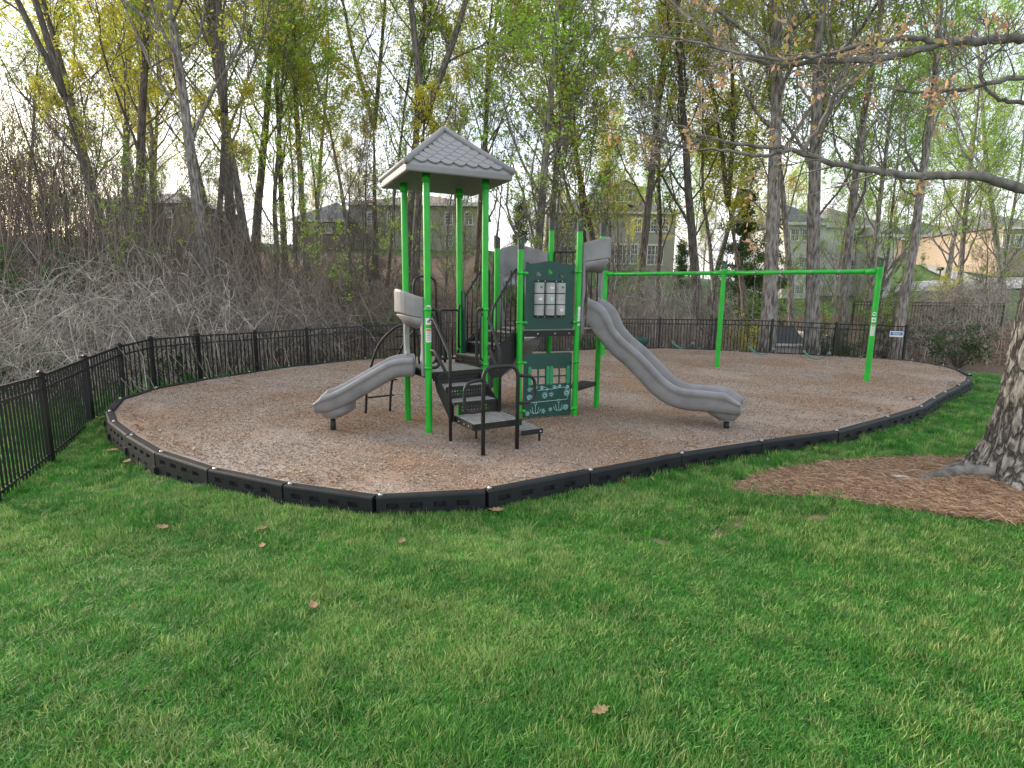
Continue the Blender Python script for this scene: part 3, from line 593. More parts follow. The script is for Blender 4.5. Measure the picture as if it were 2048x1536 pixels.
for i in range(3):
    for j in range(3):
        P = PO+n_f*.02+e1*(.29+.172*i)+Z*(D2+.30+.16*j); b = MB(); b.tube([P-Z*.073, P+Z*.073], .075, 18); o = b.build('game_cylinder', 'greyl', PANEL, smooth=True); o.modifiers.new('e', 'EDGE_SPLIT')
        q_ = [0, 1, 2, 0, 3, 4, 1, 0, 2][i*3+j]; c_ = P+n_f*.0755
        b = MB()
        if q_ == 1: b.box(c_-e1*.01, (.05, .004, .035), ex=e1).build('printed_mark', 'white', o)
        elif q_ == 2: b.box(c_+Z*.01, (.035, .004, .03), ex=e1).build('printed_mark', 'mgreen', o)
        elif q_ == 3: b.box(c_, (.04, .004, .05), ex=e1).build('printed_mark', 'paleblue', o)
        elif q_ == 4: b.box(c_, (.06, .004, .022), ex=e1).build('printed_mark', 'white', o)
        else: b.box(c_+Z*.0, (.09, .003, .003), ex=e1).build('printed_mark', 'tread', o)
for z_ in (D2+.205, D2+.715): MB().box(PO+e1*.462+Z*z_+n_f*.012, (.50, .02, .022), ex=e1).build('axle_bar', 'dark', PANEL)
bolts(PANEL, [PO+e1*(x)+Z*z_+n_f*.022 for x in (.27, .38, .56, .66) for z_ in (D2+.205, D2+.715)], n_f, .009)
for k_, z_ in (('FL', D2+.12), ('FL', D2+.82), ('FR', D2+.12), ('FR', D2+.86)): clampring(t2[k_], z_, PS, (e1 if k_ == 'FL' else -e1)*.8+n_f*.5)
WP = panel_poly([(.075, 0), (W2-.075, 0), (W2-.075, .93), (W2-.10, .955), (.10, .955), (.075, .93)], [[(x, y), (x+.105, y), (x+.105, y+.105), (x, y+.105)] for x in (.195, .32, .545, .67) for y in (.49, .615)], .03, 'dgreen', name='window_panel')
for x in (.165, .462, .522, .80):
    b = MB(); pl = [(x+.028*math.cos(t), (.735 if math.sin(t) > 0 else .505)+.028*math.sin(t)) for t in np.linspace(0, 2*math.pi, 17)[:-1]]; b.prism(pl, PO+n_f*.018+Z*.03, e1, Z, .014); o = b.build('shutter', 'mgreen', WP)
    bolts(o, [PO+n_f*.026+e1*x+Z*(.03+y) for y in (.51, .73)], n_f, .006)
def on(x, y): return PO+e1*x+Z*(.03+y)+n_f*.0125
def stroke(b, pts, r=.0035): b.tube([on(*p) for p in pts], r, 4)
b = MB()
stroke(b, [(.14, .33), (.16, .22), (.80, .24), (.84, .40)]); stroke(b, [(.30, .40), (.55, .41), (.72, .43)])
rr = random.Random(3)
def flower(x, y, r, n_=8):
    stroke(b, circ(x, y, r*.38, 10)+[(x+r*.38, y)])
    for i in range(n_):
        a = 2*math.pi*i/n_; stroke(b, [(x+r*.45*math.cos(a), y+r*.45*math.sin(a)), (x+r*math.cos(a-.25), y+r*math.sin(a-.25)), (x+r*math.cos(a+.25), y+r*math.sin(a+.25)), (x+r*.45*math.cos(a+.05), y+r*.45*math.sin(a+.05))], .003)
for x, y, r, n_ in ((.17, .42, .035, 6), (.17, .30, .045, 10), (.27, .45, .03, 7), (.37, .44, .03, 7), (.42, .32, .05, 8), (.53, .33, .04, 5), (.58, .44, .03, 6), (.67, .45, .022, 7), (.80, .43, .03, 8), (.79, .34, .05, 9), (.14, .06, .035, 7), (.40, .08, .04, 5), (.52, .10, .03, 7), (.78, .12, .045, 9)): flower(x, y, r, n_)
for x, y in ((.27, .05), (.66, .07)):
    stroke(b, [(x, y), (x, y+.13)]); stroke(b, [(x-.02, y+.18), (x-.018, y+.14), (x, y+.125), (x+.018, y+.14), (x+.02, y+.18), (x+.008, y+.165), (x, y+.18), (x-.008, y+.165), (x-.02, y+.18)])
    for s_ in (-1, 1): stroke(b, [(x+s_*.01, y), (x+s_*.04, y+.02), (x+s_*.055, y+.1)]); stroke(b, [(x+s_*.02, y), (x+s_*.065, y+.02), (x+s_*.09, y+.07)])
for (x0, y0), (x1, y1) in (((.2, .43), (.25, .40)), ((.40, .44), (.46, .41)), ((.60, .43), (.66, .42)), ((.72, .43), (.78, .39)), ((.45, .38), (.48, .42))): stroke(b, [(x0, y0), ((x0+x1)/2, (y0+y1)/2+.02), (x1, y1)])
b.build('engraved_flowers', 'paleblue', WP)
for k_, z_ in (('FL', .14), ('FL', .86), ('FR', .12), ('FR', .84)): clampring(t2[k_], z_, PS, (e1 if k_ == 'FL' else -e1)*.8+n_f*.5)
b = MB(); m_ = (t2['FR']+t2['X'])/2; d_ = nrm(t2['X']-t2['FR']); b.box(m_+Z*.42+np.array([-.1, .08, 0]), (.66, .24, .03), ex=d_); b.box(m_+Z*.40, (.66, .03, .05), ex=d_); part('seat_shelf', 'dark', b, bevel=.005)
# railing behind the high deck
def bar_rail(A_, B_, z0, z1, n_, parent=PS, r=.013, zs=0.):
    b = MB(); d_ = B_-A_; A0, A1_ = A_+Z*z0, A_+Z*z1; B0, B1 = B_+Z*(z0+zs), B_+Z*(z1+zs)
    b.tube(rounded([A0+d_*.06, A1_+d_*.06, B1-d_*.06, B0-d_*.06, A0+d_*.06], .05), r*1.25, 8)
    for i in range(1, n_): t = .06+.88*i/n_; b.tube([A0+(B0-A0)*t, A1_+(B1-A1_)*t], r*.8, 6)
    return b.build('barrier_rail', 'rail', parent, smooth=True)
bar_rail(t2['BR'], t2['X'], D2+.06, D2+1.2, 7)
# transition stairs up to the high deck with side plates and rails
sA, sB = (t1['FR']+t1['BR'])/2, (t2['FL']+t2['BL'])/2; sd_ = nrm(sB-sA); sl_ = np.cross(Z, sd_); SLn = np.linalg.norm(sB-sA); hw = .36
ST = part('upper_stairs', 'dark', MB().box(sA+Z*(D1-.03)+sd_*.02, (.04, .7, .05), ex=sd_))
for i in range(3):
    z_ = D1+.165*(i+1)-.03; c_ = sA+sd_*(SLn*(i+.62)/3.1)
    solid(plate(c_-sd_*.14-sl_*hw+Z*z_, sd_, sl_, .26, 2*hw).build('tread', 'tread', ST)); solid(plate(c_-sd_*.14-sl_*hw+Z*(z_-.165), sl_, Z, 2*hw, .16).build('riser', 'dark', ST))
for s_ in (-1, 1):
    o_ = sA+sl_*s_*(hw+.015); pl = [(-.02, D1-.02), (.03, D1+.18), (SLn-.05, D2+.06), (SLn-.02, D2-.14), (SLn*.62, D1-.02), (SLn*.3, D1-.14), (.06, D1-.16)]
    MB().prism(pl, o_, sd_, Z, .012).build('side_plate', 'dark', ST)
    Ar, Br = o_+sd_*.06, o_+sd_*(SLn-.05); b = MB(); z0, z1 = D1+.22, D2+.10
    top = [Ar+Z*z0, Ar+Z*(z0+.60), Ar+sd_*(SLn*.62)+Z*(z1+.78), Br+Z*(z1+.80), Br+Z*z1, Ar+Z*z0]
    b.tube(rounded(top, .07), .017, 8)
    for t in np.linspace(.12, .9, 6):
        P = Ar+(Br-Ar)*t; zt = (z0+.60)+(z1+.78-z0-.60)*min(1, t*SLn/(SLn*.62)); b.tube([P+Z*(z0+(z1-z0)*t), P+Z*zt], .0115, 6)
    b.build('stair_rail', 'rail', ST, smooth=True)
MB().box(t1['BR']+nrm(t1['FR']-t1['BR'])*.07+Z*1.35+sd_*.03, (.03, .09, 1.05), ex=sd_).build('end_panel', 'dgreen', PS)
# entry stairs
f1 = -v1; fm = (t1['FL']+t1['FR'])/2
ES = part('entry_stairs', 'dark', MB().box(fm+Z*(D1-.07)+f1*.02, (W1-.12, .03, .09), ex=u1))
A_c, B_c, C_c, D_c = gp(931, 766, .66), gp(953, 797, .50), gp(977, 836, .33), gp(1058, 858, .17)
fd = nrm((C_c-fm)*np.array([1, 1, 0])); fdl = np.cross(Z, fd); print('stairs', A_c, B_c, C_c, D_c, fd)
ru = u1; rf = f1
pos = [fm+rf*.17, fm+rf*.42]; top_c = fm+rf*.80+ru*.05
hwid = .30
for i, (c_, z_) in enumerate(((pos[0], .66), (pos[1], .50))):
    solid(plate(c_-ru*hwid-rf*.13+Z*z_, ru, rf, 2*hwid, .26).build('tread', 'tread', ES))
    MB().box(c_+rf*.135+Z*(z_-.012), (2*hwid, .012, .03), ex=ru).build('nosing', 'dark', ES)
    solid(plate(c_-ru*hwid-rf*.12+Z*z_, ru, Z, 2*hwid, .155, cell=.02).build('riser', 'dark', ES))
solid(plate(top_c-ru*(hwid-.02)-rf*.25+Z*.34, ru, Z, 2*hwid-.04, .15, cell=.02).build('riser', 'dark', ES))
PL = MB(); PLo = solid(plate(top_c-ru*.33-rf*.25+Z*.33, ru, rf, .66, .52).build('landing', 'tread', ES))
for a_, d_, w_ in ((top_c+rf*.27, ru, .66), (top_c-ru*.33, rf, .52), (top_c+ru*.33, rf, .52)): MB().box(a_+Z*.295, (w_, .02, .075), ex=d_).build('skirt', 'dark', PLo)
bolts(PLo, [top_c-ru*(.345)+rf*t+Z*.295 for t in (-.1, .05, .18)], -ru, .009)
dc = top_c+ru*.50+rf*.03
DS = solid(plate(dc-ru*.15-rf*.24+Z*.17, ru, rf, .30, .44).build('low_step', 'tread', ES))
MB().box(dc+rf*.215+Z*.14, (.30, .02, .06), ex=ru).build('skirt', 'dark', DS); MB().box(dc+ru*.155+Z*.14, (.44, .02, .06), ex=rf).build('skirt', 'dark', DS); bolts(DS, [dc+rf*.226+ru*.12+Z*.14], rf, .012)
for s_ in (-1, 1):
    o_ = fm+ru*s_*(hwid+.02); pl = [(.0, D1-.02), (.60, .47), (.60, .28), (.52, .24), (.05, .58), (0, .68)]
    MB().prism(pl, o_, rf, Z, .012).build('side_plate', 'dark', ES)
for p_ in (dc+ru*.13+rf*.19, dc+ru*.10-rf*.18, top_c-ru*.05-rf*.22): MB().tube([p_-Z*.08, p_+Z*.14], .016, 8).build('leg', 'rail', ES)
def tubepart(pts, r=.021, name='handrail', rad=.09, parent=ES): 
    return MB().tube(rounded(pts, rad, 6), r, 8).build(name, 'rail', parent, smooth=True)
for s_, bz in ((-1, -.06), (1, .34)):
    o_ = fm+ru*s_*(hwid+.05); e_ = o_+rf*.56
    k_ = t1['FL'] if s_ < 0 else t1['FR']; k0 = k_+rf*.05
    tubepart([e_+Z*(bz), e_+Z*1.10, k0+rf*.12-ru*s_*.02+Z*1.52, k0+rf*.05+Z*1.52], rad=.07)
    tubepart([e_+Z*.78, k0+rf*.14-ru*s_*.02+Z*1.12, k0+rf*.06+Z*1.12], rad=.06)
    for dd, z0_, z1_ in ((0, D1+.06, D1+.82),): 
        i_ = k_-ru*s_*.0
        tubepart([i_+Z*z1_, i_+rf*.03-ru*s_*.14+Z*z1_, i_+rf*.03-ru*s_*.14+Z*z0_, i_+Z*z0_], rad=.08, name='grab_loop'); tubepart([i_-ru*s_*.05+rf*.02+Z*(z1_-.06), i_+rf*.05-ru*s_*.09+Z*(z1_-.1), i_+rf*.05-ru*s_*.09+Z*(z0_+.1), i_-ru*s_*.05+rf*.02+Z*(z0_+.06)], rad=.05, name='grab_loop', r=.013)
        for zz in (z0_, z1_): clampring(k_, zz, PS, -ru*s_)
hL, hR = np.array([-.33, 6.36, 0]), np.array([.07, 6.59, 0])
tubepart([hL-Z*.08, hL+Z*1.02, hR+Z*1.02, hR-Z*.08], .025, 'hoop', .14)
tubepart([hL+Z*.88, hL-ru*.24+Z*.86, hL-ru*.24+Z*.5, hL+Z*.52], .021, 'grab_loop', .16); tubepart([hR+Z*.90, hR+ru*.24+Z*.88, hR+ru*.24+Z*.56, hR+Z*.56], .021, 'grab_loop', .16)
# rear arch grips and loop climber
for s_ in (0, 1):
    i_ = t1['BL']+u1*(.16+.5*s_*.0); 
tubepart([t1['BL']+u1*.14+v1*.06+Z*(D1+.0), t1['BL']+u1*.14+v1*.06+Z*2.08, t1['BL']+u1*.48+v1*.06+Z*2.08, t1['BL']+u1*.48+v1*.06+Z*(D1)], .017, 'arch_grip', .15, PS)
bar_rail(t1['BL']+u1*.50, t1['BR'], D1+.06, D1+.78, 3)
CL = part('arch_climber', 'rail', MB().tube(smoothpath([t1['BL']+u1*.2+v1*.02+Z*D1, t1['BL']+u1*.18+v1*.1+Z*1.28, t1['BL']-u1*.0+v1*.32+Z*1.36, t1['BL']-u1*.25+v1*.55+Z*1.05, t1['BL']-u1*.38+v1*.7+Z*.5, t1['BL']-u1*.42+v1*.75-Z*.05], 6), .02, 8), smooth=True)
MB().tube(smoothpath([t1['BL']+u1*.6+v1*.02+Z*D1, t1['BL']+u1*.58+v1*.1+Z*1.28, t1['BL']+u1*.4+v1*.36+Z*1.36, t1['BL']+u1*.15+v1*.6+Z*1.05, t1['BL']+u1*.02+v1*.75+Z*.5, t1['BL']-u1*.02+v1*.8-Z*.05], 6), .02, 8).build('side_arch', 'rail', CL, smooth=True)
for h_ in (.25, .5, .75, 1.0, 1.2):
    t_ = .62-.25*(h_/1.2)**2; P = t1['BL']-u1*(.40-.25*(h_/1.2)**2*1.4)+v1*(.72-.3*(h_/1.2)**2*1.2)+Z*h_
    MB().tube([P, P+u1*.42+v1*.04], .014, 6).build('rung', 'rail', CL)
# slides
PROF = [(-.285, .205), (-.295, .185), (-.295, .145), (-.265, .125), (-.262, .09), (-.25, .0), (-.19, -.06), (.19, -.06), (.25, .0), (.262, .09), (.265, .125), (.295, .145), (.295, .185), (.285, .205), (.255, .215), (.225, .19), (.205, .07), (.15, -.005), (-.15, -.005), (-.205, .07), (-.225, .19), (-.255, .215)]
def slide(name, label, start, direc, path, leg_s, leglen, wscale=1.):
    d = nrm(direc); lat = np.cross(d, Z); pts = [start+d*s_+Z*z_ for s_, z_ in smoothpath(path, 6)]; n_ = len(pts)
    sc = np.array([1.0]*n_); sc[-6:] = np.linspace(.95, .45, 6); sc[:12] = np.linspace(1.5 if path[0][1] > 1 else 1.1, 1.0, 12)
    o = part(name, 'grey', MB().sweep([(a*wscale, b_*((1.3 if path[0][1] > 1 else .92) if b_ > 0 else 1.2)) for a, b_ in PROF], pts, lat, sc), smooth=True); o.modifiers.new('s', 'SUBSURF').render_levels = 1; o['label'] = label
    zl = np.interp(leg_s, [p[0] for p in path], [p[1] for p in path]); P = start+d*leg_s
    b = MB(); V = []; k = 20
    for zz, rl, rd, sh in ((.06, .18, .26, -.06), (-.05, .19, .25, -.06), (-.10, .17, .20, -.04), (-.15, .13, .13, -.01), (-.165, .11, .11, 0)):
        for j in range(k): t = 2*math.pi*j/k; V.append(P+d*(rd*math.cos(t)+sh)+lat*rl*math.sin(t)+Z*(zl+zz))
    b.add(V, [(i*k+j, i*k+(j+1) % k, (i+1)*k+(j+1) % k, (i+1)*k+j) for i in range(4) for j in range(k)]+[tuple(4*k+j for j in range(k))[::-1]]); b.build('exit_foot', 'grey', o, smooth=True)
    MB().tube([P-Z*.1, P+Z*(zl-.15)], .038, 14).build('leg', 'dark', o, smooth=True); return o
def hood(P0, P1, z0, zh, out, bulge=.24, top=.36):
    d = P1-P0; L = np.linalg.norm(d); ex = nrm(d); out = nrm(out); n_ = 13; V = []; k = 6
    for i in range(n_):
        t = i/(n_-1); B = P0+d*(.055+.89*t)+out*(bulge*math.sin(math.pi*t)**.7+.02); lift = .11*math.sin(math.pi*t)
        for q_, zz in ((.0, zh+.02*0), (.028, zh+.015), (.03, zh+top-.03), (.02, zh+top), (-.012, zh+top-.005), (-.012, zh+.005)): V.append(B+out*q_+Z*(zz+(lift if zz > zh+.1 else lift*.6)))
    F = [(i*k+j, (i+1)*k+j, (i+1)*k+(j+1) % k, i*k+(j+1) % k) for i in range(n_-1) for j in range(k)]+[tuple(range(k)), tuple((n_-1)*k+j for j in range(k))[::-1]]
    o = part('slide_hood', 'grey', MB().add(V, F), bevel=.008)
    V = []
    for i in range(n_):                                   # recessed soffit under the visor
        t = i/(n_-1); B0 = P0+d*(.055+.89*t); V += [B0+out*(bulge*math.sin(math.pi*t)**.7+.02)+Z*(zh+.005+.04*math.sin(math.pi*t)), B0+out*.04+Z*(zh-.13)]
    F = [(2*i, 2*i+1, 2*i+3, 2*i+2) for i in range(n_-1)]
    solid(MB().add(V, F).build('soffit', 'grey', o, smooth=True), .02)
    for s_, Pp in ((1, P0), (-1, P1)):
        pl = [(.045, z0-.06), (.10, z0-.06), (.155, z0+.18), (.12, z0+.24), (.10, z0+.45), (.13, z0+.62), (.10, zh-.12), (.13, zh+.02), (.045, zh+.05)]
        MB().prism([(a*s_, b_) for a, b_ in pl], Pp+out*.03, ex, Z, .06).build('side_pillar', 'grey', o, bevel=.012)
    return o
s1 = (t1['FL']+t1['BL'])/2; d1 = np.array([-math.cos(math.radians(9)), -math.sin(math.radians(9)), 0])
slide('short_slide', 'short straight grey slide with black leg', s1+d1*.02, d1, [(0, .79), (.24, .78), (.38, .72), (.64, .57), (.9, .42), (1.08, .34), (1.2, .31), (1.34, .31)], 1.13, .3)
hood(t1['FL'], t1['BL'], D1, D1+.70, -u1, top=.27)
s2 = (t2['FR']+t2['X'])/2; d2 = nrm(np.array([2.05, -.98, 0]))
slide('wave_slide', 'tall wavy grey slide facing right', s2+d2*.02, d2, [(0, 1.42), (.10, 1.39), (.28, 1.17), (.46, .99), (.66, .84), (.86, .66), (1.06, .47), (1.28, .33), (1.52, .27), (1.8, .27), (2.06, .26), (2.3, .27)], 2.1, .3)
hood(t2['FR'], t2['X'], D2, D2+1.0, d2, top=.28)
s3 = (t2['BL']+t2['BR'])/2; c3 = s3-u2*.62; pth = []; lat3 = []
for t in np.linspace(0, 1, 22):
    a = t*math.radians(140); pth.append(c3+u2*.62*math.cos(a)+v2*(.46*math.sin(a)-.02)+Z*(1.28-.98*smst(-.25, .8, t))); lat3.append(u2*math.cos(a)+v2*math.sin(a))
o = part('curved_slide', 'grey', MB().sweep([(a*1.2, b_ if b_ > 0 else b_*2.6) for a, b_ in PROF], pth, np.array(lat3)), smooth=True); o['label'] = 'curved slide half hidden behind the stairs'
MB().tube([pth[-3]*np.array([1, 1, 0])-Z*.1, pth[-3]-Z*.05], .038, 12).build('leg', 'dark', o)
hood(t2['BL'], t2['BR'], D2, D2+.78, v2, top=.42)

# ---------------------------------------------------------------- swings
sA_, sB_ = gp(1733, 762), gp(1434, 733); dv = sB_-sA_; sC_ = sB_+dv*1.03
SH = 2.40; SWR = .058
SW = thing('swing_frame', 'green two-bay swing frame with black capped posts', 'swing set', sB_)
for P in (sA_, sB_, sC_):
    o = MB().tube([P-Z*.1, P+Z*1.2, P+Z*(SH+.16)], SWR, 20).build('post', 'green', SW, smooth=True); o.modifiers.new('e', 'EDGE_SPLIT')
    cap(P+Z*(SH+.12), SWR, .17, .02, o, nrm(dv), S_BIG)
    b = MB(); b.tube([P+Z*(SH-.13), P+Z*(SH+.10)], SWR*1.2, 20); o2_ = b.build('yoke', 'green', SW, smooth=True); o2_.modifiers.new('e', 'EDGE_SPLIT')
    f_ = nrm(-P*np.array([1, 1, 0])); ex = np.cross(Z, f_); b = MB()
    for zz in (-.07, -.02, .03): 
        for s_ in (-.032, .032): b.box(P+f_*SWR*1.16+ex*s_+Z*(SH+zz), (.04, .03, .02), ex=ex)
    b.build('clamp_lugs', 'green', o2_)
    for s_ in (-1, 1):
        if np.linalg.norm(P-sA_) < .1 and s_ < 0 or np.linalg.norm(P-sC_) < .1 and s_ > 0: continue
        MB().tube([P+nrm(dv)*s_*.05+Z*SH, P+nrm(dv)*s_*.26+Z*SH], .062, 16).build('sleeve', 'green', SW, smooth=True)
for a, b_ in ((sA_, sB_), (sB_, sC_)): MB().tube([a+Z*SH, b_+Z*SH], .05, 16).build('top_beam', 'green', SW, smooth=True)
fa = nrm(-sA_*np.array([1, 1, 0])); 
sticker(sA_, 1.49, .085, 0, SW, disc=True, r=SWR, face=fa); sticker(sA_, 1.36, .08, .10, SW, r=SWR, face=fa); sticker(sA_, 1.13, .08, .24, SW, head='red', r=SWR, face=fa)
def link_mesh():
    b = MB(); P = [(.006*math.cos(t), 0, .020*math.sin(t)) for t in np.linspace(0, 2*math.pi, 9)]; b.tube(P, .0024, 4, False); return b
def chain(P0, P1, parent):
    b = MB(); L = np.linalg.norm(P1-P0); n_ = int(L/.033); d = nrm(P1-P0); ex = nrm(np.cross(d, (0, 1, .1))); ey = np.cross(d, ex); base = link_mesh(); V0 = base.v[0]
    for i in range(n_):
        a, c = (ex, ey) if i % 2 else (ey, ex); V = P0+d*(i+.5)*.033+V0[:, :1]*a+V0[:, 1:2]*c+V0[:, 2:]*d; b.add(V, base.f)
    return b.build('chain', 'chain', parent)
du = nrm(dv)
def swing(t0, t1_, kind, label):
    base = sA_ if t0 < 1 else sB_; P0 = sA_+dv*t0; P1 = sA_+dv*t1_; mid = (P0+P1)/2
    o = thing('bucket_swing' if kind == 'bucket' else 'belt_swing', label, 'swing', mid+Z*.4, 'swings on the green frame')
    zs = .62 if kind == 'bucket' else .56; w = np.linalg.norm(P1-P0); 
    for P in (P0, P1):
        b = MB(); b.tube([P-du*.02+Z*SH, P+du*.02+Z*SH], .064, 14); b.tube([P+Z*(SH-.06), P+Z*(SH-.13)], .018, 8); b.build('hanger', 'chain', o, smooth=True)
        chain(P+Z*(SH-.13), P+Z*(zs+.02)+(mid-P)*.08, o)
    nr_ = np.cross(Z, du); a, c = P0+(mid-P0)*.08+Z*zs, P1+(mid-P1)*.08+Z*zs
    if kind == 'belt':
        pts = [a+(c-a)*t-Z*.16*math.sin(math.pi*t)**.8 for t in np.linspace(0, 1, 13)]; MB().sweep([(-.07, -.006), (.07, -.006), (.07, .006), (-.07, .006)], pts, nr_).build('belt_seat', 'belt', o, smooth=True)
        for P in (a, c): MB().box(P, (.05, .10, .05), ex=du).build('belt_clip', 'chain', o)
    else:
        b = MB(); V = []; k = 16; m0 = (a+c)/2
        for zz, rr in ((.0, .17), (-.02, .18), (-.16, .165), (-.26, .13), (-.28, .06)):
            for j in range(k): t = 2*math.pi*j/k; V.append(m0+du*rr*math.cos(t)+nr_*rr*.85*math.sin(t)+Z*zz)
        F = [(i*k+j, i*k+(j+1) % k, (i+1)*k+(j+1) % k, (i+1)*k+j) for i in range(4) for j in range(k)]+[tuple(4*k+j for j in range(k))[::-1]]
        solid(b.add(V, F).build('bucket_seat', 'dgreen', o, smooth=True), .012)
swing(.23, .40, 'belt', 'teal belt swing nearest the right-hand green post'); swing(.59, .77, 'belt', 'teal belt swing just right of the middle swing post')
swing(1.20, 1.38, 'belt', 'teal belt swing just left of the middle swing post'); swing(1.56, 1.75, 'bucket', 'dark green bucket swing behind the tall wavy slide')

# ---------------------------------------------------------------- leaf litter caught along the border
def litter_leaf(): 
    o_ = [(0, -.5), (.2, -.3), (.16, -.1), (.34, 0), (.2, .12), (.22, .3), (0, .5), (-.2, .28), (-.18, .1), (-.32, 0), (-.15, -.12), (-.2, -.32)]
    return MB().add([(0, 0, .05)]+[(x*.07, y*.07, .006+.9*(x*.07)**2*14) for x, y in o_], [(0, 1+i, 1+(i+1) % 12) for i in range(12)])
lm = litter_leaf(); lm.v[0][0] = (0, 0, .004)
lpro = [lm.build('litter_leaf', 'dead')]; LX, LY = [], []
t_ = RNG.uniform(0, len(BP), 900).astype(float); t_ = t_[(np.sin(t_*1.7)+np.sin(t_*.61+1)) > -.2]
for q_ in t_:
    i = int(q_); f_ = q_-i; p_ = BP[i]+(BP[(i+1) % len(BP)]-BP[i])*f_; dn = nrm(BP.mean(0)-p_); s_ = RNG.choice([1, -1], p=[.75, .25])*(.12+abs(RNG.normal(0, .16))); LX.append(p_[0]+dn[0]*s_); LY.append(p_[1]+dn[1]*s_)
LX, LY = np.array(LX), np.array(LY); ins_ = border_dist(LX, LY) < 0; n = len(LX)
scatter('leaf_litter', lpro, np.stack([LX, LY, np.where(ins_, chipz(LX, LY)+.012, terrain(LX, LY)+.04)], -1), np.stack([RNG.normal(0, .4, n), RNG.normal(0, .4, n), RNG.uniform(0, 6.28, n)], -1), RNG.uniform(.5, 1.2, (n, 1))*np.ones((1, 3)), 'small dry leaves caught along the black border', 'leaves')

# ---------------------------------------------------------------- fallen leaves on the lawn
def leaf(px, py, s_, rz, label):
    P = onground(px, py); o_ = [(0, -.5), (.06, -.32), (.22, -.3), (.16, -.16), (.34, -.05), (.2, .06), (.3, .24), (.13, .25), (.08, .46), (0, .55)]
    pl = o_+[(-x*.95, y+.02) for x, y in o_[-2:0:-1]]; n_ = len(pl); V = [(0, 0, .1)]+[(x, y, .12+.5*x*x+.25*y*y) for x, y in pl]
    V = np.array(V)*s_; c, s0 = math.cos(rz), math.sin(rz); V = V@np.array([[c, s0, 0], [-s0, c, 0], [0, 0, 1]])+P+Z*.062
    b = MB(); b.add(V, [(0, 1+i, 1+(i+1) % n_) for i in range(n_)]); o = b.build('fallen_leaf', 'dead'); o.location = P; o.data.transform(Matrix.Translation(Vector(-P)))
    tag(o, label, 'leaf', 'fallen leaves on the lawn'); solid(o, .0015)
for a in ((628, 1232, .10, .6, 'largest dry tan leaf lying mid-lawn below the step posts'), (1201, 1450, .09, 2., 'curled pinkish dry leaf closest to the bottom edge of the lawn'), (328, 1071, .13, 1.2, 'dry leaf on the left lawn below the curved border'), (527, 1072, .10, 2.4, 'small dry leaf beside the left-centre lawn, upper of a pair'), (525, 1108, .09, .3, 'small upright dry leaf, lower of a pair on the left lawn'), (995, 1036, .16, 1.6, 'brown leaf just below the nearest border joint'), (688, 1020, .13, .9, 'brown leaf tucked against the foot of the front border'), (805, 1098, .10, 2.9, 'faint tan leaf on lawn in front of border corner'), (225, 912, .17, 2.2, 'crumpled pale leaf between the fence and the border'), (255, 935, .15, .2, 'flat pale leaf by the lower left border')): leaf(*a)

# ---------------------------------------------------------------- trees
class TreeGen:
    def __init__(s, seed): s.r = np.random.default_rng(seed); s.w = MB(); s.tips = []
    def branch(s, P, d, L, r, lev, maxlev, up=.12, wob=.18, kids=(0, 7, 6, 5, 4), sides=(10, 6, 4, 3, 3), low=.25, ang=(.5, .95)):
        R = s.r; n = (14, 8, 6, 4, 3)[min(lev, 4)]; pts = [np.array(P, float)]; d = nrm(d); ds = [d]
        for i in range(n):
            d = nrm(d+R.normal(0, wob if lev else wob*.2, 3)*(1 if lev else np.array([1, 1, .1]))+Z*up*(1 if lev else .25)); pts.append(pts[-1]+d*L/n); ds.append(d)
        pts = np.array(pts); t = np.linspace(0, 1, n+1); rad = np.maximum(r*(1-.82*t**1.1), .004)
        if lev == 0: rad = rad*(1+(.55 if P[2] < 1 else 0)*np.exp(-t*22))
        s.w.tube(pts, rad, sides[min(lev, 4)], caps=lev == 0)
        if lev >= maxlev-1:
            for i in range(1, n+1): s.tips.append(pts[i])
        if lev >= maxlev: return
        nk = kids[lev] if lev else s.nb
        for k in range(nk):
            tt = low+(1-low)*((k+R.uniform(.1, .9))/nk) if lev == 0 else R.uniform(.18, 1)
            i = min(n-1, int(tt*n)); f = tt*n-i; Q = pts[i]+(pts[i+1]-pts[i])*f; a = R.uniform(0, 6.28) if lev else k*2.4+R.uniform(-.5, .5)
            dd = ds[i]; e = nrm(np.cross(dd, R.normal(0, 1, 3))); 
            if lev == 0: e = np.array([math.cos(a), math.sin(a), 0])
            an = R.uniform(*ang); nd = dd*math.cos(an)+e*math.sin(an)
            ll = L*(R.uniform(.30, .46)*(1.15-.65*tt) if lev == 0 else R.uniform(.35, .62)*(1.1-.4*tt))
            s.branch(Q, nd, ll, max(.0045, rad[i]*(R.uniform(.26, .42) if lev == 0 else R.uniform(.40, .58))), lev+1, maxlev, up, wob, kids, sides, low, ang)
def leaves(tips, n, size, spread, r, m, name='crown'):
    T = np.array(tips); cl = r.integers(0, len(T), max(1, n//7)); cc_ = T[cl]+r.normal(0, spread*.6, (len(cl), 3)); c = cc_[r.integers(0, len(cl), n)]+r.normal(0, size*1.5, (n, 3)); s_ = size*r.uniform(.6, 1.4, n)[:, None]
    a = r.normal(0, 1, (n, 3)); a /= np.linalg.norm(a, axis=1)[:, None]; b = np.cross(a, r.normal(0, 1, (n, 3))); b /= np.linalg.norm(b, axis=1)[:, None]
    V = np.stack([c-a*s_, c+b*s_*.5, c+a*s_, c-b*s_*.5], 1).reshape(-1, 3); me = bpy.data.meshes.new(name)
    me.vertices.add(4*n); me.vertices.foreach_set('co', V.reshape(-1)); me.loops.add(4*n); me.loops.foreach_set('vertex_index', np.arange(4*n, dtype=np.int32)); me.polygons.add(n); me.polygons.foreach_set('loop_start', np.arange(0, 4*n, 4, dtype=np.int32)); me.materials.append(M[m]); me.update(); me.validate(); return me
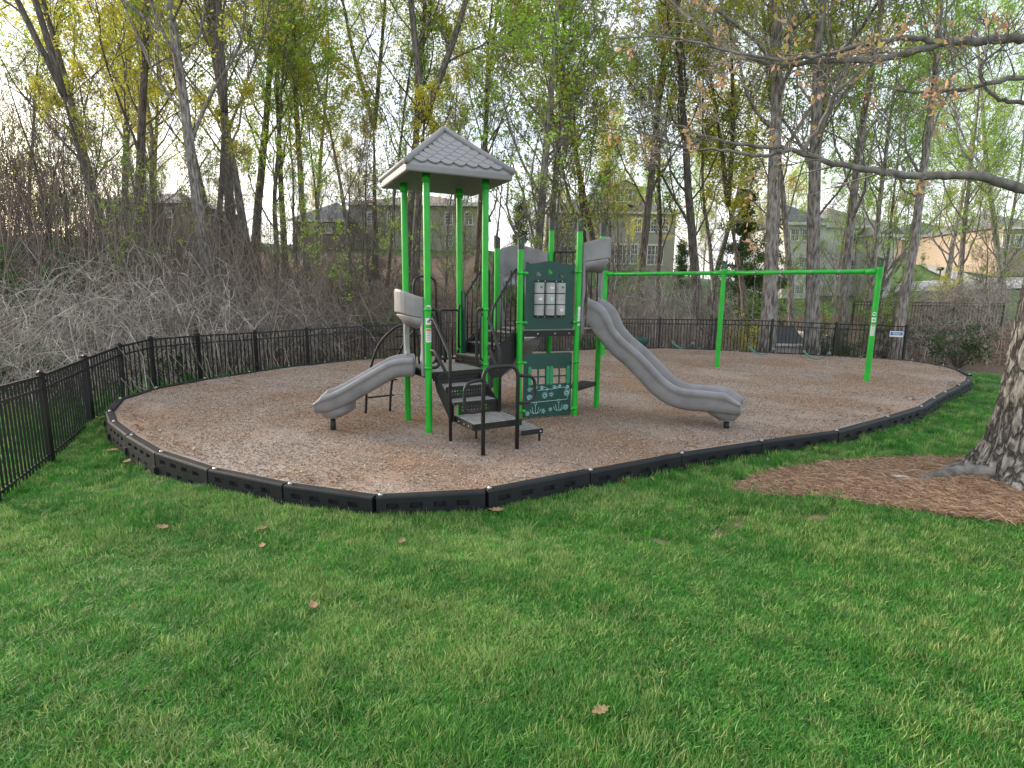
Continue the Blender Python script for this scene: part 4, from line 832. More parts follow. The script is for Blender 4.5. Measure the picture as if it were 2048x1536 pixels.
def tree_proto(seed, H, r0, nb, leafn, size, leafm, bark, low=.3, up=.12, maxlev=4, kids=(0, 6, 5, 4, 3), spread=.22, wob=.17, ang=(.5, .95), fork=False):
    t = TreeGen(seed); t.nb = nb
    if fork:
        t.nb = 3; t.branch((0, 0, 0), (0, 0, 1), H*.42, r0, 0, maxlev, up, wob, kids, low=.6); top = t.w.v[0][-10:].mean(0); t.nb = nb
        for a in (-1, 1): t.branch(top-Z*.15, (a*.2, a*.08, 1), H*.62, r0*.66, 0, maxlev, up, wob, kids, low=.15)
    else: t.branch((0, 0, -.3), (0, 0, 1), H, r0, 0, maxlev, up, wob, kids, low=low, ang=ang)
    wood = t.w.mesh('trunk', bark, smooth=True); return dict(w=wood, l=leaves(t.tips, leafn, size, spread, t.r, leafm) if leafn else None, H=H, r=r0)
PT = {
    'tallA': tree_proto(1, 19, .21, 17, 13000, .060, 'leafY', 'bark', low=.34),
    'tallB': tree_proto(2, 18, .21, 16, 10000, .058, 'leafY', 'barkd', low=.28),
    'tallC': tree_proto(3, 20, .21, 18, 15000, .062, 'leafG', 'bark', low=.30),
    'fork': tree_proto(4, 19, .22, 9, 11000, .06, 'leafY', 'barkd', fork=True),
    'thinA': tree_proto(5, 14, .10, 15, 8000, .058, 'leafG', 'barkd', low=.22, maxlev=3, kids=(0, 8, 6, 4), ang=(.3, .7)),
    'thinB': tree_proto(6, 13, .09, 14, 8500, .058, 'leafY', 'bark', low=.25, maxlev=3, kids=(0, 8, 6, 4), ang=(.35, .75)),
    'sapl': tree_proto(7, 6.5, .045, 16, 1200, .045, 'leafG', 'barkd', low=.08, maxlev=3, kids=(0, 6, 5, 3), ang=(.3, .8), spread=.1),
    'bare': tree_proto(8, 8, .06, 20, 60, .03, 'leafY', 'barkd', low=.10, maxlev=3, kids=(0, 8, 6, 4), ang=(.4, 1.), wob=.26),
    'bushy': tree_proto(9, 15, .17, 20, 11000, .060, 'leafG', 'bark', low=.12, spread=.30),
    'gold': tree_proto(10, 14, .18, 18, 9000, .09, 'leafA', 'bark', low=.12, maxlev=3, kids=(0, 8, 6, 4), spread=.45),
}
def evergreen(seed, H, R_, n):
    r = np.random.default_rng(seed); t = MB(); t.tube([(0, 0, -.2), (0, 0, H*.5), (0, 0, H*.97)], [.16, .1, .02], 8); tips = []
    for k in range(70):
        h = H*(.04+.94*r.uniform()**.9); a = r.uniform(0, 6.28); L = R_*(1-h/H)**.8*r.uniform(.7, 1.1)+.15; e = np.array([math.cos(a), math.sin(a), r.uniform(-.15, .35)]); P = np.array([0, 0, h]); t.tube([P, P+e*L*.5, P+e*L-Z*.05*L], [.03, .02, .006], 3, False)
        for q_ in np.linspace(.2, 1, 8): tips.append(P+e*L*q_)
    return dict(w=t.mesh('trunk', 'barkd'), l=leaves(tips, n, .07, .16, r, 'leafD'), H=H, r=.16)
PT['cedar'] = evergreen(21, 8, 1.9, 14000); PT['arb'] = evergreen(22, 6, .9, 9000)
def plant(kind, P, s_, rz, tilt, label, cat='tree', group=None, name='tree', tilty=0., thick=1.):
    p = PT[kind]; o = thing(name, label, cat, P, group); o.rotation_euler = (tilty, tilt, 0)
    for nm, me in (('trunk', p['w']), ('crown', p['l'])):
        if me is None: continue
        c = bpy.data.objects.new(nm, me); COL.objects.link(c); c.parent = o; c.matrix_basis = Matrix.Rotation(rz, 4, 'Z') @ Matrix.Diagonal((s_*thick, s_*thick, s_, 1))
    return o
def key(kind, bx, by, tx, ty, Y, wpx, label, rz=0., hs=None):
    P0 = at(bx, by, Y); P0[2] = tz(P0[0], Y)-.05; P1 = at(tx, ty, Y); d = P1-P0; p = PT[kind]
    rad = wpx/2/(FPX/Y)/.92; s_ = (hs or random.uniform(.88, 1.1)); plant(kind, P0, s_, rz, math.atan2(d[0], d[2]), label, thick=max(.6, min(1.4, .85*rad/p['r']/s_)), group=None)
KEY = [
    ('tallA', 418, 560, 352, 60, 17.5, 27, 'tall pale grey trunk leaning left above the left fence corner'), ('fork', 436, 530, 408, 200, 19, 21, 'dark forked tree just right of the pale leaning trunk'),
    ('tallB', 474, 520, 438, 320, 21, 20, 'vine-wrapped dark trunk second right of the pale leaning trunk'), ('tallC', 508, 505, 492, 300, 23, 18, 'slim greyish trunk third right of the pale leaning trunk'),
    ('thinB', 300, 450, 262, 200, 24, 14, 'slender tree against the warm sky at far left'), ('fork', 255, 500, 90, 190, 17, 20, 'strongly leaning vine-hung tree at the far left'),
    ('thinA', 548, 480, 540, 120, 26, 12, 'slim yellow-leaved tree between the left trunks and the roof'), ('tallC', 612, 480, 606, 80, 29, 14, 'leafy tree above the small grey-roofed house'),
    ('thinB', 700, 470, 690, 100, 27, 11, 'slim tree left of the peaked roof'), ('fork', 748, 470, 738, 150, 30, 15, 'y-forked tree beside the left eave of the peaked roof'),
    ('tallB', 814, 480, 790, 60, 26, 20, 'dark straight trunk directly behind the left roof slope'), ('fork', 828, 490, 852, 60, 23, 23, 'big dark forked trunk rising behind the roof peak'),
    ('thinA', 960, 470, 975, 200, 28, 12, 'thin tree behind the right end of the roof'), ('bushy', 1068, 500, 1092, 150, 22, 22, 'broad multi-branched tree right of the roof with green leaves'),
    ('tallB', 1090, 490, 1112, 100, 24, 19, 'dark trunk tight beside the broad multi-branched tree'), ('thinA', 1178, 470, 1168, 60, 27, 11, 'left one of two thin trunks before the grey house'),
    ('thinB', 1197, 470, 1190, 60, 28, 10, 'right one of two thin trunks before the grey house'), ('tallB', 1287, 500, 1272, 130, 27, 19, 'dark trunk crossing the right half of the grey house'),
    ('thinA', 1325, 490, 1338, 200, 30, 12, 'slim crooked tree at the right corner of the grey house'), ('tallB', 1405, 560, 1424, 150, 25, 23, 'stout dark trunk between the grey and the white house'),
    ('thinB', 1445, 500, 1452, 150, 31, 13, 'thin tree right of the stout trunk between the houses'), ('fork', 1505, 560, 1470, 90, 29, 16, 'forked tree left of the white house'),
    ('tallA', 1535, 650, 1602, 30, 19.5, 33, 'thick grey trunk leaning right behind the middle of the swing beam'), ('tallA', 1630, 650, 1686, 20, 19, 32, 'thickest grey trunk before the white house'),
    ('tallC', 1600, 610, 1596, 200, 26, 15, 'warm-lit slim trunk between the two thick grey trunks'), ('tallC', 1692, 590, 1782, 30, 22.5, 20, 'right-leaning leafy tree behind the right swing bay'),
    ('bushy', 1735, 570, 1830, 100, 27, 15, 'bright green leafy tree above the right swing post'), ('tallC', 1800, 640, 1880, 50, 20.5, 21, 'mossy trunk just right of the right swing post'), ('bushy', 1905, 480, 1925, 250, 48, 18, 'small far tree before the dark-roofed brick house')]
for i, k in enumerate(KEY): key(*k, rz=i*1.7)
random.seed(11)
ORD = ['first', 'second', 'third', 'fourth', 'fifth', 'sixth', 'seventh', 'eighth', 'ninth', 'tenth', 'eleventh', 'twelfth', 'thirteenth', 'fourteenth', 'fifteenth', 'sixteenth', 'seventeenth', 'eighteenth', 'nineteenth', 'twentieth']
ORD += ['twenty-'+o_ for o_ in ORD[:9]]+['thirtieth']
def scatter_trees(n, pxr, Yr, kinds, label, group, sr, cat='tree', name='tree', tl=.08):
    for i, px in enumerate(sorted(random.uniform(*pxr) for _ in range(n))):
        Y_ = random.uniform(*Yr); P = at(px, 560, Y_); P[2] = tz(P[0], Y_)-.05
        plant(random.choice(kinds), P, random.uniform(*sr), random.uniform(0, 6.28), random.gauss(0, tl), ORD[i]+' from the left of the '+label, cat, group, name, random.gauss(0, .05))
scatter_trees(10, (-60, 560), (23, 42), ['tallB', 'thinB', 'thinA', 'tallC'], 'crowded trees deep in the woods at left', 'deep woods at left', (.8, 1.1))
scatter_trees(8, (540, 1060), (27, 44), ['tallC', 'thinB', 'thinA', 'tallB'], 'trees deep in the woods behind the roofed tower', 'deep woods behind the tower', (.75, 1.1))
scatter_trees(7, (1100, 1560), (30, 46), ['thinA', 'thinB', 'tallB'], 'slim trees standing before the far houses', 'trees before the far houses', (.75, 1.0))
scatter_trees(6, (1620, 2030), (27, 42), ['thinA', 'tallC', 'bushy'], 'green leafy trees at right beyond the swings', 'leafy trees at right', (.75, 1.0))
scatter_trees(26, (-40, 800), (15.5, 25), ['bare', 'sapl'], 'bare saplings in the brush behind the left fence', 'saplings at left', (.6, 1.1), 'sapling', 'sapling', .16)
scatter_trees(14, (820, 1300), (20.5, 27), ['sapl', 'bare'], 'thin saplings behind the middle of the fence', 'saplings in the middle', (.5, .95), 'sapling', 'sapling', .16)
scatter_trees(16, (1250, 1990), (21, 27), ['bare', 'sapl'], 'bare saplings in the brush behind the swings', 'saplings behind the swings', (.4, .75), 'sapling', 'sapling', .2)
scatter_trees(30, (-150, 2150), (78, 120), ['gold', 'bushy', 'gold', 'tallC'], 'far trees closing the view behind the houses', 'far tree line', (.7, 1.15), tl=.03)
for px, Y_, s_, lb in ((1480, 31, .95, 'dark evergreen cedar left of the white house'), (1535, 33, .8, 'smaller dark evergreen close beside the white house')): P = at(px, 560, Y_); P[2] = tz(P[0], Y_); plant('cedar', P, s_, 1, 0, lb)
P = at(1362, 540, 40); P[2] = tz(P[0], 40); plant('arb', P, .75, 0, 0, 'narrow columnar evergreen by the grey house'); P = at(1040, 480, 42); P[2] = tz(P[0], 42); plant('arb', P, .9, 0, 0, 'rounded evergreen shrub behind the tower post', 'shrub', name='shrub')

# ---------------------------------------------------------------- vine thickets (uncountable)
def thicket(name, label, pxr, Yr, hfun, n, m, seed, rr=(.004, .011), drape=1.):
    r = np.random.default_rng(seed); b = MB()
    for i in range(n):
        px = r.uniform(*pxr); Y_ = r.uniform(*Yr); P = at(px, 600, Y_); x, y = P[0], P[1]
        if border_dist(np.array([x]), np.array([y]))[0] < .9: continue
        z0 = tz(x, y); h = hfun(px, Y_)*r.uniform(.35, 1.05); a = r.uniform(0, 6.28); L = r.uniform(.6, 3.0); e = np.array([math.cos(a), math.sin(a), 0])
        k = 8; t = np.linspace(0, 1, k); arch = np.sin(np.pi*np.clip(t*1.0, 0, 1)*r.uniform(.55, .95))
        zz = z0+h*arch*1.05-.05+(h*r.uniform(0, .4) if r.uniform() < .5 else 0)*(t > 0); Q = np.stack([x+e[0]*L*(t-.5), y+e[1]*L*(t-.5), zz], -1); Q[1:] += np.cumsum(r.normal(0, .10, (k-1, 3)), 0)*np.array([1, 1, .7])
        b.tube(Q, np.linspace(r.uniform(*rr), .003, k), 3, False)
        if r.uniform() < .7:
            for _ in range(2):
                j = r.integers(2, k-1); d = nrm(r.normal(0, 1, 3)+np.array([0, 0, -.5*drape])); b.tube([Q[j], Q[j]+d*.2+r.normal(0, .04, 3), Q[j]+d*.42+np.array([0, 0, -.1])+r.normal(0, .07, 3)], [.005, .004, .002], 3, False)
    o = b.build(name, m); return tag(o, label, 'vines', kind='stuff')
hl = lambda px, Y_: float(np.interp(px, [0, 150, 330, 480, 600, 720], [2.3, 2.4, 2.5, 2.0, 1.6, 1.0]))*(.6+.4*min(1, (Y_-9)/6))
thicket('vine_thicket', 'tangled pale dead vines heaped behind the left fence', (-350, 700), (9.5, 18.5), hl, 3400, 'vine', 1)
thicket('brush_thicket', 'brown bare brush in the woods behind the left fence', (-300, 860), (14, 25), lambda px, Y_: float(np.interp(px, [0, 300, 600, 860], [6.2, 4.6, 2.6, 1.3])), 2900, 'vine2', 2, rr=(.005, .014))
thicket('vine_tangle', 'grey bare vine tangle behind the swings', (1180, 2010), (20.5, 27), lambda px, Y_: float(np.interp(px, [1180, 1300, 1450, 1500, 1690, 1760, 1900, 2010], [1.6, 3.0, 2.8, .45, .45, 1.2, 1.4, 2.2])), 3000, 'vine', 3)
thicket('low_brush', 'low brush and twigs along the middle fence', (640, 1300), (17.5, 23), lambda px, Y_: .9, 1000, 'vine2', 4)
def bush(px, py, Y_, R_, H, n, m, label, seed):
    r = np.random.default_rng(seed); P = at(px, py, Y_); P[2] = tz(P[0], Y_); o = thing('shrub', label, 'shrub', P); w = MB(); tips = []
    for i in range(26):
        a = r.uniform(0, 6.28); e = np.array([math.cos(a)*R_*r.uniform(.2, 1), math.sin(a)*R_*r.uniform(.2, 1), H*r.uniform(.4, 1)]); q = [np.zeros(3), e*np.array([.4, .4, .55])+r.normal(0, .05, 3), e]; w.tube(q, [.018, .012, .004], 4, False); tips += [e*t+r.normal(0, .08, 3) for t in (.5, .7, .85, 1)]
    for nm, me in (('stems', w.mesh('stems', 'barkd')), ('foliage', leaves(tips, n, .045, .16, r, m, 'foliage'))):
        c = bpy.data.objects.new(nm, me); COL.objects.link(c); c.parent = o
for a in ((60, 560, 15, 1.2, 2.9, 3800, 'leafB', 'bright green shrub poking out of the vines at far left', 1), (165, 520, 17, .9, 3.0, 2200, 'leafB', 'smaller green shrub right of the bright one at far left', 2), (40, 660, 11.5, 1.0, .7, 2500, 'leafB', 'low green growth at the vines foot by the left edge', 3), (350, 720, 13.2, .8, .6, 1600, 'leafB', 'low green plants behind the left fence corner', 4), (680, 560, 23, 1.2, 1.6, 2200, 'leafG', 'pale green shrub behind the fence left of the tower', 5), (760, 700, 19, .9, .7, 1500, 'leafB', 'low green plants behind the fence by the short slide', 6), (1010, 560, 25, 1.4, 1.2, 2600, 'leafB', 'green shrub glimpsed through the stair rails', 7), (1190, 690, 21, 1., .7, 1600, 'leafB', 'low green plants behind the fence under the wavy slide', 8), (1490, 600, 22, .9, 1.9, 1400, 'leafY', 'yellow-green shrub between the swing posts', 9), (1670, 640, 21.5, 1.2, 1.8, 2200, 'leafD', 'dark green bush behind the right swing bay', 10), (1930, 640, 19, 1.2, 1.6, 1800, 'leafD', 'dark bush left of the near trunk', 11), (1900, 560, 30, 1.3, 2.2, 1500, 'leafY', 'yellow-green bush above the retaining wall', 12)): bush(*a)

# ---------------------------------------------------------------- far houses
def house(name, label, px0, px1, Y_, zb, ze, zr, depth, wall, roof, kind, wins=(), base=None, gable_dir=0):
    a, b_ = at(px0, 560, Y_), at(px1, 560, Y_); x0, x1 = a[0], b_[0]; o = thing(name, label, 'house', ((x0+x1)/2, Y_, zb))
    w = x1-x0; MB().box(((x0+x1)/2, Y_+depth/2, (zb+ze)/2-1.5), (w, depth, ze-zb+3)).build('wall', wall, o)
    e = .4; X0, X1, y0, y1 = x0-e, x1+e, Y_-e, Y_+depth+e; m = MB(); 
    if kind == 'hip':
        q = min(w, depth)/2; V = [(X0, y0, ze), (X1, y0, ze), (X1, y1, ze), (X0, y1, ze), (x0+q, Y_+depth/2, zr), (x1-q, Y_+depth/2, zr)]; F = [(0, 1, 5, 4), (1, 2, 5), (2, 3, 4, 5), (3, 0, 4), (3, 2, 1, 0)]
    else:
        xm = (X0+X1)/2; V = [(X0, y0, ze), (X1, y0, ze), (X1, y1, ze), (X0, y1, ze), (xm, y0, zr), (xm, y1, zr)]; F = [(0, 1, 4), (1, 2, 5, 4), (2, 3, 5), (3, 0, 4, 5), (3, 2, 1, 0)]
    R_ = m.add(V, F).build('roof', roof, o); MB().box(((X0+X1)/2, y0+.02, ze-.08), (X1-X0+.02, .12, .2)).build('fascia', 'trim', R_)
    for (p0, q0, p1, q1) in wins:
        A, B = at(p0, q0, Y_), at(p1, q1, Y_); cx, cz, ww, hh = (A[0]+B[0])/2, (A[2]+B[2])/2, B[0]-A[0], A[2]-B[2]; f = MB()
        for dx, dz, sx, sz in ((0, hh/2, ww+.16, .12), (0, -hh/2, ww+.2, .12), (-ww/2, 0, .1, hh), (ww/2, 0, .1, hh), (0, 0, .07, hh), (0, 0, ww, .06), (-ww/4, 0, .03, hh), (ww/4, 0, .03, hh), (0, hh/4, ww, .03), (0, -hh/4, ww, .03)): f.box((cx+dx, Y_-.05, cz+dz), (sx, .1 if max(sx, sz) > .2 and min(sx, sz) > .05 else .06, sz))
        wo = f.build('window', 'trim', o); MB().box((cx, Y_-.012, cz), (ww, .02, hh)).build('pane', 'glass', wo)
    return o
beige, white_s, tanb, brick = siding('beige_siding', (.46, .43, .37)), siding('white_siding', (.78, .78, .76)), mat('tan_brick', (.32, .25, .185), (.27, .20, .145), 9), mat('red_brick', (.20, .135, .105), (.16, .11, .09), 9)
rg, rd_, rb = mat('grey_shingle_roof', (.17, .155, .135), (.13, .12, .105), 5), mat('charcoal_roof', (.055, .058, .068), (.04, .042, .05), 5), mat('brown_shingle_roof', (.21, .16, .13), (.16, .12, .10), 5)
def zat(px, py, Y_): return at(px, py, Y_)[2]
H1 = house('house', 'large beige two-storey house with hipped grey roof and dormer', 1090, 1345, 57, zat(1230, 545, 57), zat(1230, 424, 57), zat(1230, 360, 57), 12, beige, rg, 'hip', [(1268, 437, 1282, 464), (1291, 437, 1312, 464), (1314, 437, 1336, 464), (1222, 489, 1236, 528), (1238, 489, 1251, 528), (1262, 489, 1274, 528), (1295, 490, 1324, 530), (1120, 440, 1145, 466), (1120, 492, 1150, 528)])
A, B = at(1224, 374, 58.2), at(1268, 412, 58.2); m = MB(); cx = (A[0]+B[0])/2; zt, zb_ = A[2], B[2]
m.add([(A[0], 57.6, zb_), (B[0], 57.6, zb_), (B[0], 57.6, zt), (A[0], 57.6, zt), (cx, 57.6, zt+.5), (A[0], 62, zb_), (B[0], 62, zb_), (B[0], 62, zt), (A[0], 62, zt), (cx, 62, zt+.5)], [(0, 1, 2, 4, 3), (1, 6, 7, 2), (0, 3, 8, 5), (5, 8, 9, 7, 6)]); dm = m.build('dormer', beige, H1)
MB().add([(A[0]-.2, 57.4, zt-.05), (cx, 57.4, zt+.62), (B[0]+.2, 57.4, zt-.05), (A[0]-.2, 62, zt-.05), (cx, 62, zt+.62), (B[0]+.2, 62, zt-.05)], [(0, 1, 4, 3), (1, 2, 5, 4)]).build('dormer_roof', rg, dm)
f = MB(); ww = 1.55; hh = 1.3; cz = (zt+zb_)/2+.05
for dx, dz, sx, sz in ((0, hh/2, ww, .12), (0, -hh/2, ww, .12), (-ww/2, 0, .12, hh), (ww/2, 0, .12, hh), (0, 0, .12, hh), (0, 0, ww, .06), (-ww/4, 0, .04, hh), (ww/4, 0, .04, hh)): f.box((cx+dx, 57.56, cz+dz), (sx, .1, sz))
f.build('dormer_window', 'trim', dm); MB().box((cx, 57.58, cz), (ww, .03, hh)).build('dormer_pane', 'glass', dm)
house('house', 'white-sided house wing with dark steep roof left of the thickest trunk', 1566, 1642, 45, zat(1600, 615, 45), zat(1600, 446, 45), zat(1600, 388, 45), 9, white_s, rd_, 'hip', [(1582, 458, 1596, 482), (1604, 458, 1622, 482), (1598, 515, 1616, 535), (1590, 570, 1605, 588)])
house('house', 'white-sided main house block with gabled roof behind the swing beam', 1642, 1765, 47, zat(1700, 605, 47), zat(1700, 452, 47), zat(1700, 400, 47), 9, white_s, rg, 'hip', [(1690, 462, 1716, 490), (1728, 462, 1745, 490), (1690, 520, 1710, 545)])
house('house', 'narrow white gabled house wing with shuttered window', 1752, 1782, 44, zat(1765, 612, 44), zat(1765, 470, 44), zat(1765, 447, 44), 9, white_s, rg, 'gable', [(1760, 486, 1772, 504)])
house('house', 'low tan brick house with slate-blue roof on the right hillside', 1795, 1990, 78, zat(1880, 512, 78), zat(1880, 478, 78), zat(1880, 430, 78), 14, tanb, rd_, 'hip', [(1812, 485, 1820, 503), (1880, 486, 1888, 506), (1912, 486, 1922, 504), (1945, 486, 1960, 504)])
house('house', 'brick gabled porch wing of the low house on the hillside', 1866, 1902, 76.5, zat(1880, 514, 76), zat(1880, 480, 76), zat(1880, 462, 76), 3, brick, rg, 'gable', [(1878, 488, 1888, 506)])
house('house', 'orange-lit brick house at the right edge behind the near trunk', 1992, 2110, 56, zat(2020, 520, 56), zat(2020, 455, 56), zat(2020, 410, 56), 12, tanb, rg, 'hip', [(2006, 470, 2016, 495), (2030, 470, 2042, 495)])
house('house', 'cream two-storey house seen between the tower posts', 702, 962, 50, zat(830, 505, 50), zat(830, 408, 50), zat(830, 366, 50), 12, siding('cream_siding', (.5, .48, .42)), rb, 'hip', [(735, 425, 750, 448), (775, 425, 792, 448), (890, 425, 905, 450), (930, 425, 945, 450), (890, 468, 905, 492)])
house('house', 'small brick house with grey roof left of the tower', 596, 692, 47, zat(640, 478, 47), zat(640, 440, 47), zat(640, 385, 47), 10, brick, rd_, 'hip', [(615, 448, 628, 466), (652, 448, 664, 466)])
house('house', 'brown-roofed house low on the skyline at far left', 225, 375, 46, zat(300, 450, 46), zat(300, 402, 46), zat(300, 364, 46), 10, brick, rb, 'hip', [(260, 415, 275, 435), (330, 415, 345, 435)])
# sheds below the swings
def shed(label, px0, px1, Y_, pyr, pye, kind):
    x0, x1 = at(px0, 690, Y_)[0], at(px1, 690, Y_)[0]; zr, ze = zat((px0+px1)/2, pyr, Y_+1.2), zat((px0+px1)/2, pye, Y_); zb = tz((x0+x1)/2, Y_); o = thing('shed', label, 'shed', ((x0+x1)/2, Y_, zb)); w = x1-x0; dp = 2.4
    if kind == 'eave':
        MB().box(((x0+x1)/2, Y_+dp/2, (zb+ze)/2), (w, dp, ze-zb)).build('wall', 'trim', o); r = MB(); e = .15
        r.add([(x0-e, Y_-e, ze), (x1+e, Y_-e, ze), (x1+e, Y_+dp/2, zr), (x0-e, Y_+dp/2, zr), (x1+e, Y_+dp+e, ze), (x0-e, Y_+dp+e, ze)], [(0, 1, 2, 3), (3, 2, 4, 5), (1, 4, 2), (0, 3, 5)]); R_ = r.build('roof', rd_, o); MB().box(((x0+x1)/2, Y_-e-.02, ze-.02), (w+.3, .04, .10)).build('fascia', 'trim', R_)
    else:
        xm = (x0+x1)/2; r = MB(); r.add([(x0, Y_, zb), (x1, Y_, zb), (x1, Y_, ze), (xm, Y_, zr), (x0, Y_, ze), (x0, Y_+dp, zb), (x1, Y_+dp, zb), (x1, Y_+dp, ze), (xm, Y_+dp, zr), (x0, Y_+dp, ze)], [(0, 1, 2, 3, 4), (1, 6, 7, 2), (0, 4, 9, 5), (5, 9, 8, 7, 6)]); r.build('wall', white_s, o)
        MB().add([(x0-.15, Y_-.12, ze-.1), (xm, Y_-.12, zr+.05), (x1+.15, Y_-.12, ze-.1), (x0-.15, Y_+dp, ze-.1), (xm, Y_+dp, zr+.05), (x1+.15, Y_+dp, ze-.1)], [(0, 1, 4, 3), (1, 2, 5, 4)]).build('roof', 'trim', o)
shed('white shed with dark shingle roof showing through the fence', 1524, 1604, 23.5, 652, 688, 'eave'); shed('white gabled playhouse showing through the fence right of the shed', 1622, 1680, 23, 668, 688, 'gable')
# retaining wall, upper fence and road on the right
A, B = onground(1822, 720), None
yw = 21.9; xa, xb = 14.2, 19.5
RW = thing('retaining_wall', 'dark timber retaining wall right of the fence end', 'wall', ((xa+xb)/2, yw, -.8))
for j in range(7):
    zc = -.75+.21*j
    for i in range(3):
        x0 = xa+(xb-xa)*i/3+(.4 if j % 2 else 0); MB().box((x0+.87, yw+.02*j+random.uniform(-.01, .01), zc), (1.75, .22, .20)).build('timber', 'timber', RW, bevel=.012)
UF = thing('garden_fence', 'thin black garden fence on top of the retaining wall', 'fence', ((xa+xb)/2, yw+.6, .6)); 
for i in range(4):
    x = xa-.6+i*2.0; MB().box((x, yw+.7, 1.15), (.05, .05, 1.1)).build('post', 'fence', UF)
for zz in (.72, 1.5, 1.62): MB().box((xa+2.4, yw+.7, zz), (6.1, .025, .03)).build('rail', 'fence', UF)
for i in range(50): MB().box((xa-.55+i*.121, yw+.7, 1.13), (.014, .014, 1.0)).build('picket', 'fence', UF)
V = []; F = []; rpx = [(1790, 572, 592), (1830, 574, 590), (1880, 578, 594), (1930, 578, 596), (1980, 572, 598), (2060, 560, 602), (2140, 556, 606)]
for i, (px, pa, pb) in enumerate(rpx):
    for Yy in (54, 46): P = at(px, 580, Yy); V.append((P[0], P[1], tz(P[0], P[1])+.12))
    if i: F.append((2*i-2, 2*i, 2*i+1, 2*i-1))
o = MB().add(V, F).build('road', 'road'); tag(o, None, None, kind='structure')
V = []; F = []
for i, (px, Yy) in enumerate(((1850, 74), (1860, 66), (1885, 60), (1920, 55), (1950, 52))):
    P = at(px, 560, Yy)
    for s_ in (-1.5, 1.5): V.append((P[0]+s_, P[1], tz(P[0], P[1])+.15))
    if i: F.append((2*i-2, 2*i-1, 2*i+1, 2*i))
o = MB().add(V, F).build('driveway', 'road'); tag(o, None, None, kind='structure')
P = at(1878, 562, 54); P[2] = tz(P[0], P[1]); mbx = thing('mailbox', 'dark mailbox on a post beside the far driveway', 'mailbox', P); MB().box(P+Z*.5, (.1, .1, 1.1)).build('post', 'timber', mbx); MB().tube([P+Z*1.15+np.array([-.05, -.3, 0]), P+Z*1.15+np.array([-.05, .3, 0])], .16, 10).build('box', 'dark', mbx)

# ---------------------------------------------------------------- the near tree on the right
r = np.random.default_rng(5); NT = thing('near_tree', 'thick rough-barked tree in straw ring at the right edge', 'tree', (TREE[0], TREE[1], tz(*TREE)))
z0 = tz(*TREE); k = 120; zs = np.concatenate([np.linspace(-.15, 1.2, 70), np.linspace(1.22, 7.5, 150)]); ph = r.uniform(0, 6.28, 12); V = []
th = np.linspace(0, 2*math.pi, k, endpoint=False)
for zz in zs:
    fl = .33*math.exp(-max(zz, -.05)*3.8)
    R0 = .37-.012*zz+fl*(.62+.25*np.sin(4*th+ph[0])+.2*np.sin(7*th+ph[1]))
    pl = np.sin(th*19+2.2*np.sin(zz*2.1+th*2)+ph[2])*.5+np.sin(zz*21+3*np.sin(th*6+zz*3))*.32+np.sin(th*33+zz*9+ph[3])*.28
    R0 = R0+.026*np.clip(pl, -.9, .5)+r.normal(0, .0025, k); cx = .03*zz
    V += [(TREE[0]+cx+a*math.cos(t), TREE[1]+a*math.sin(t), z0+zz) for a, t in zip(R0, th)]
n_ = len(zs); F = [(i*k+j, i*k+(j+1) % k, (i+1)*k+(j+1) % k, (i+1)*k+j) for i in range(n_-1) for j in range(k)]
MB().add(V, F).build('trunk', 'barkn', NT, smooth=True)
def gl(px, py): return onground(px, py)
for pts, r0 in (([(1990, 965), (1930, 955), (1890, 958), (1850, 962), (1800, 966)], .085), ([(1990, 950), (1940, 940), (1900, 942), (1870, 950)], .07)):
    Q = np.array([gl(*p) for p in pts]); Q[:, 2] += np.linspace(.10, .01, len(Q)); Q = smoothpath(Q, 5); MB().tube(Q, np.linspace(r0, .035, len(Q)), 10).build('root', 'limb', NT, smooth=True)
P = gl(1800, 962); b = MB(); kk = 12; V = []
for i, (zz, rr) in enumerate(((-.02, .12), (.02, .125), (.05, .09), (.065, .02))):
    for j in range(kk): t = 2*math.pi*j/kk; V.append(P+np.array([rr*1.3*math.cos(t)+r.normal(0, .006), rr*.75*math.sin(t)+r.normal(0, .006), zz]))
st = b.add(V, [(i*kk+j, i*kk+(j+1) % kk, (i+1)*kk+(j+1) % kk, (i+1)*kk+j) for i in range(3) for j in range(kk)]+[tuple(3*kk+j for j in range(kk))]).build('stone', mat('pale_stone', (.45, .41, .36), (.36, .32, .27), 9, bump=.5), None, smooth=True); tag(st, 'pale rounded stone lying in the pine straw', 'stone')
tg = TreeGen(77); tg.nb = 0
def limb(pts, r0, r1, ntw, tl, seed):
    rr = np.random.default_rng(seed); Q = smoothpath(np.array([at(px, py, Yd) for px, py, Yd in pts]), 5); Q[1:-1] += rr.normal(0, .008, (len(Q)-2, 3)); R_ = np.linspace(r0, r1, len(Q)); tg.w.tube(Q, R_, 9)
    for i in range(ntw):
        j = int(rr.uniform(.12, 1)**.8*(len(Q)-1)); d = nrm(Q[min(j+1, len(Q)-1)]-Q[max(0, j-1)]); e = nrm(np.cross(d, rr.normal(0, 1, 3))); tg.r = rr
        tg.branch(Q[j], d*.75+e*.75+Z*.12, tl*rr.uniform(.5, 1.1), max(.006, R_[j]*.33), 2, 4, up=.05, wob=.2, kids=(0, 0, 4, 3, 0))
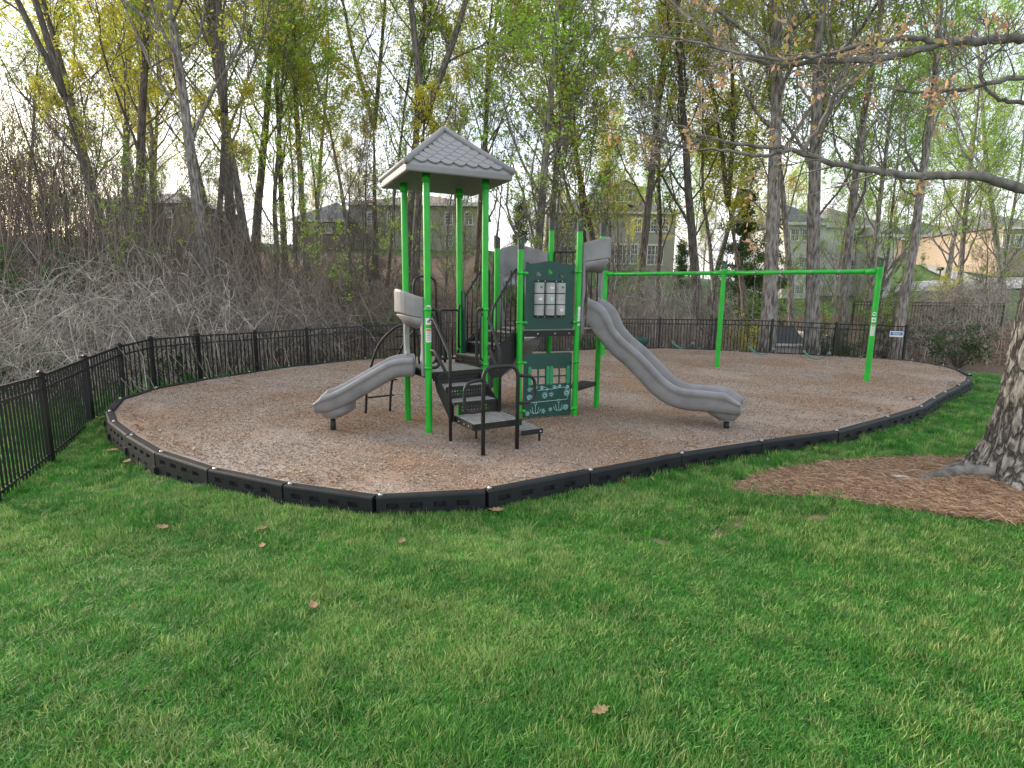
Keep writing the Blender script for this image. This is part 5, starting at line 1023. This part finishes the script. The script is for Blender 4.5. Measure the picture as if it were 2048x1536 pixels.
limb([(2110, 392, 6.0), (2040, 376, 6.0), (1990, 362, 6.0), (1940, 350, 6.0), (1860, 352, 6.1), (1780, 345, 6.2), (1700, 332, 6.3), (1620, 312, 6.45), (1560, 294, 6.6), (1480, 288, 6.8), (1400, 268, 7.0), (1320, 232, 7.2), (1262, 190, 7.4)], .055, .007, 16, 1.25, 1)
limb([(1580, 300, 6.55), (1520, 312, 6.6), (1440, 300, 6.7), (1370, 296, 6.8), (1300, 270, 6.9), (1240, 250, 7.0)], .022, .006, 9, .9, 2)
limb([(1600, 306, 6.5), (1640, 250, 6.4), (1670, 190, 6.3), (1740, 130, 6.3)], .022, .009, 5, .8, 3)
limb([(2110, 70, 6.1), (2040, 76, 6.1), (1960, 80, 6.1), (1890, 84, 6.15), (1850, 96, 6.2), (1790, 112, 6.3), (1730, 120, 6.4), (1640, 122, 6.5), (1560, 131, 6.6), (1500, 118, 6.7), (1450, 92, 6.9), (1400, 50, 7.0), (1350, 12, 7.2), (1310, -40, 7.4)], .048, .008, 15, 1.2, 4)
limb([(1880, 86, 6.15), (1820, 74, 6.2), (1760, 82, 6.3), (1680, 102, 6.4), (1590, 118, 6.5), (1500, 112, 6.6), (1400, 85, 6.7), (1300, 72, 6.8), (1220, 78, 7.0)], .03, .006, 12, 1.0, 5)
limb([(2110, 150, 5.9), (2030, 155, 5.9), (1960, 172, 5.9), (1880, 185, 5.95), (1800, 182, 6.0), (1740, 165, 6.1)], .03, .006, 10, .8, 6)
limb([(2110, 215, 6.3), (2040, 205, 6.3), (1990, 192, 6.3), (1960, 140, 6.3), (2010, 90, 6.3)], .025, .012, 8, .7, 7); limb([(1805, 348, 6.2), (1802, 372, 6.2), (1812, 386, 6.2), (1835, 390, 6.22), (1852, 386, 6.25)], .012, .005, 1, .3, 8)
tg.w.build('limbs', 'limb', NT, smooth=True); me = leaves([p for p in tg.tips], 800, .036, .05, r, 'leafO', 'young_leaves')
me.transform(Matrix.Translation(-Vector(NT.location))); c = bpy.data.objects.new('young_leaves', me); COL.objects.link(c); c.parent = NT
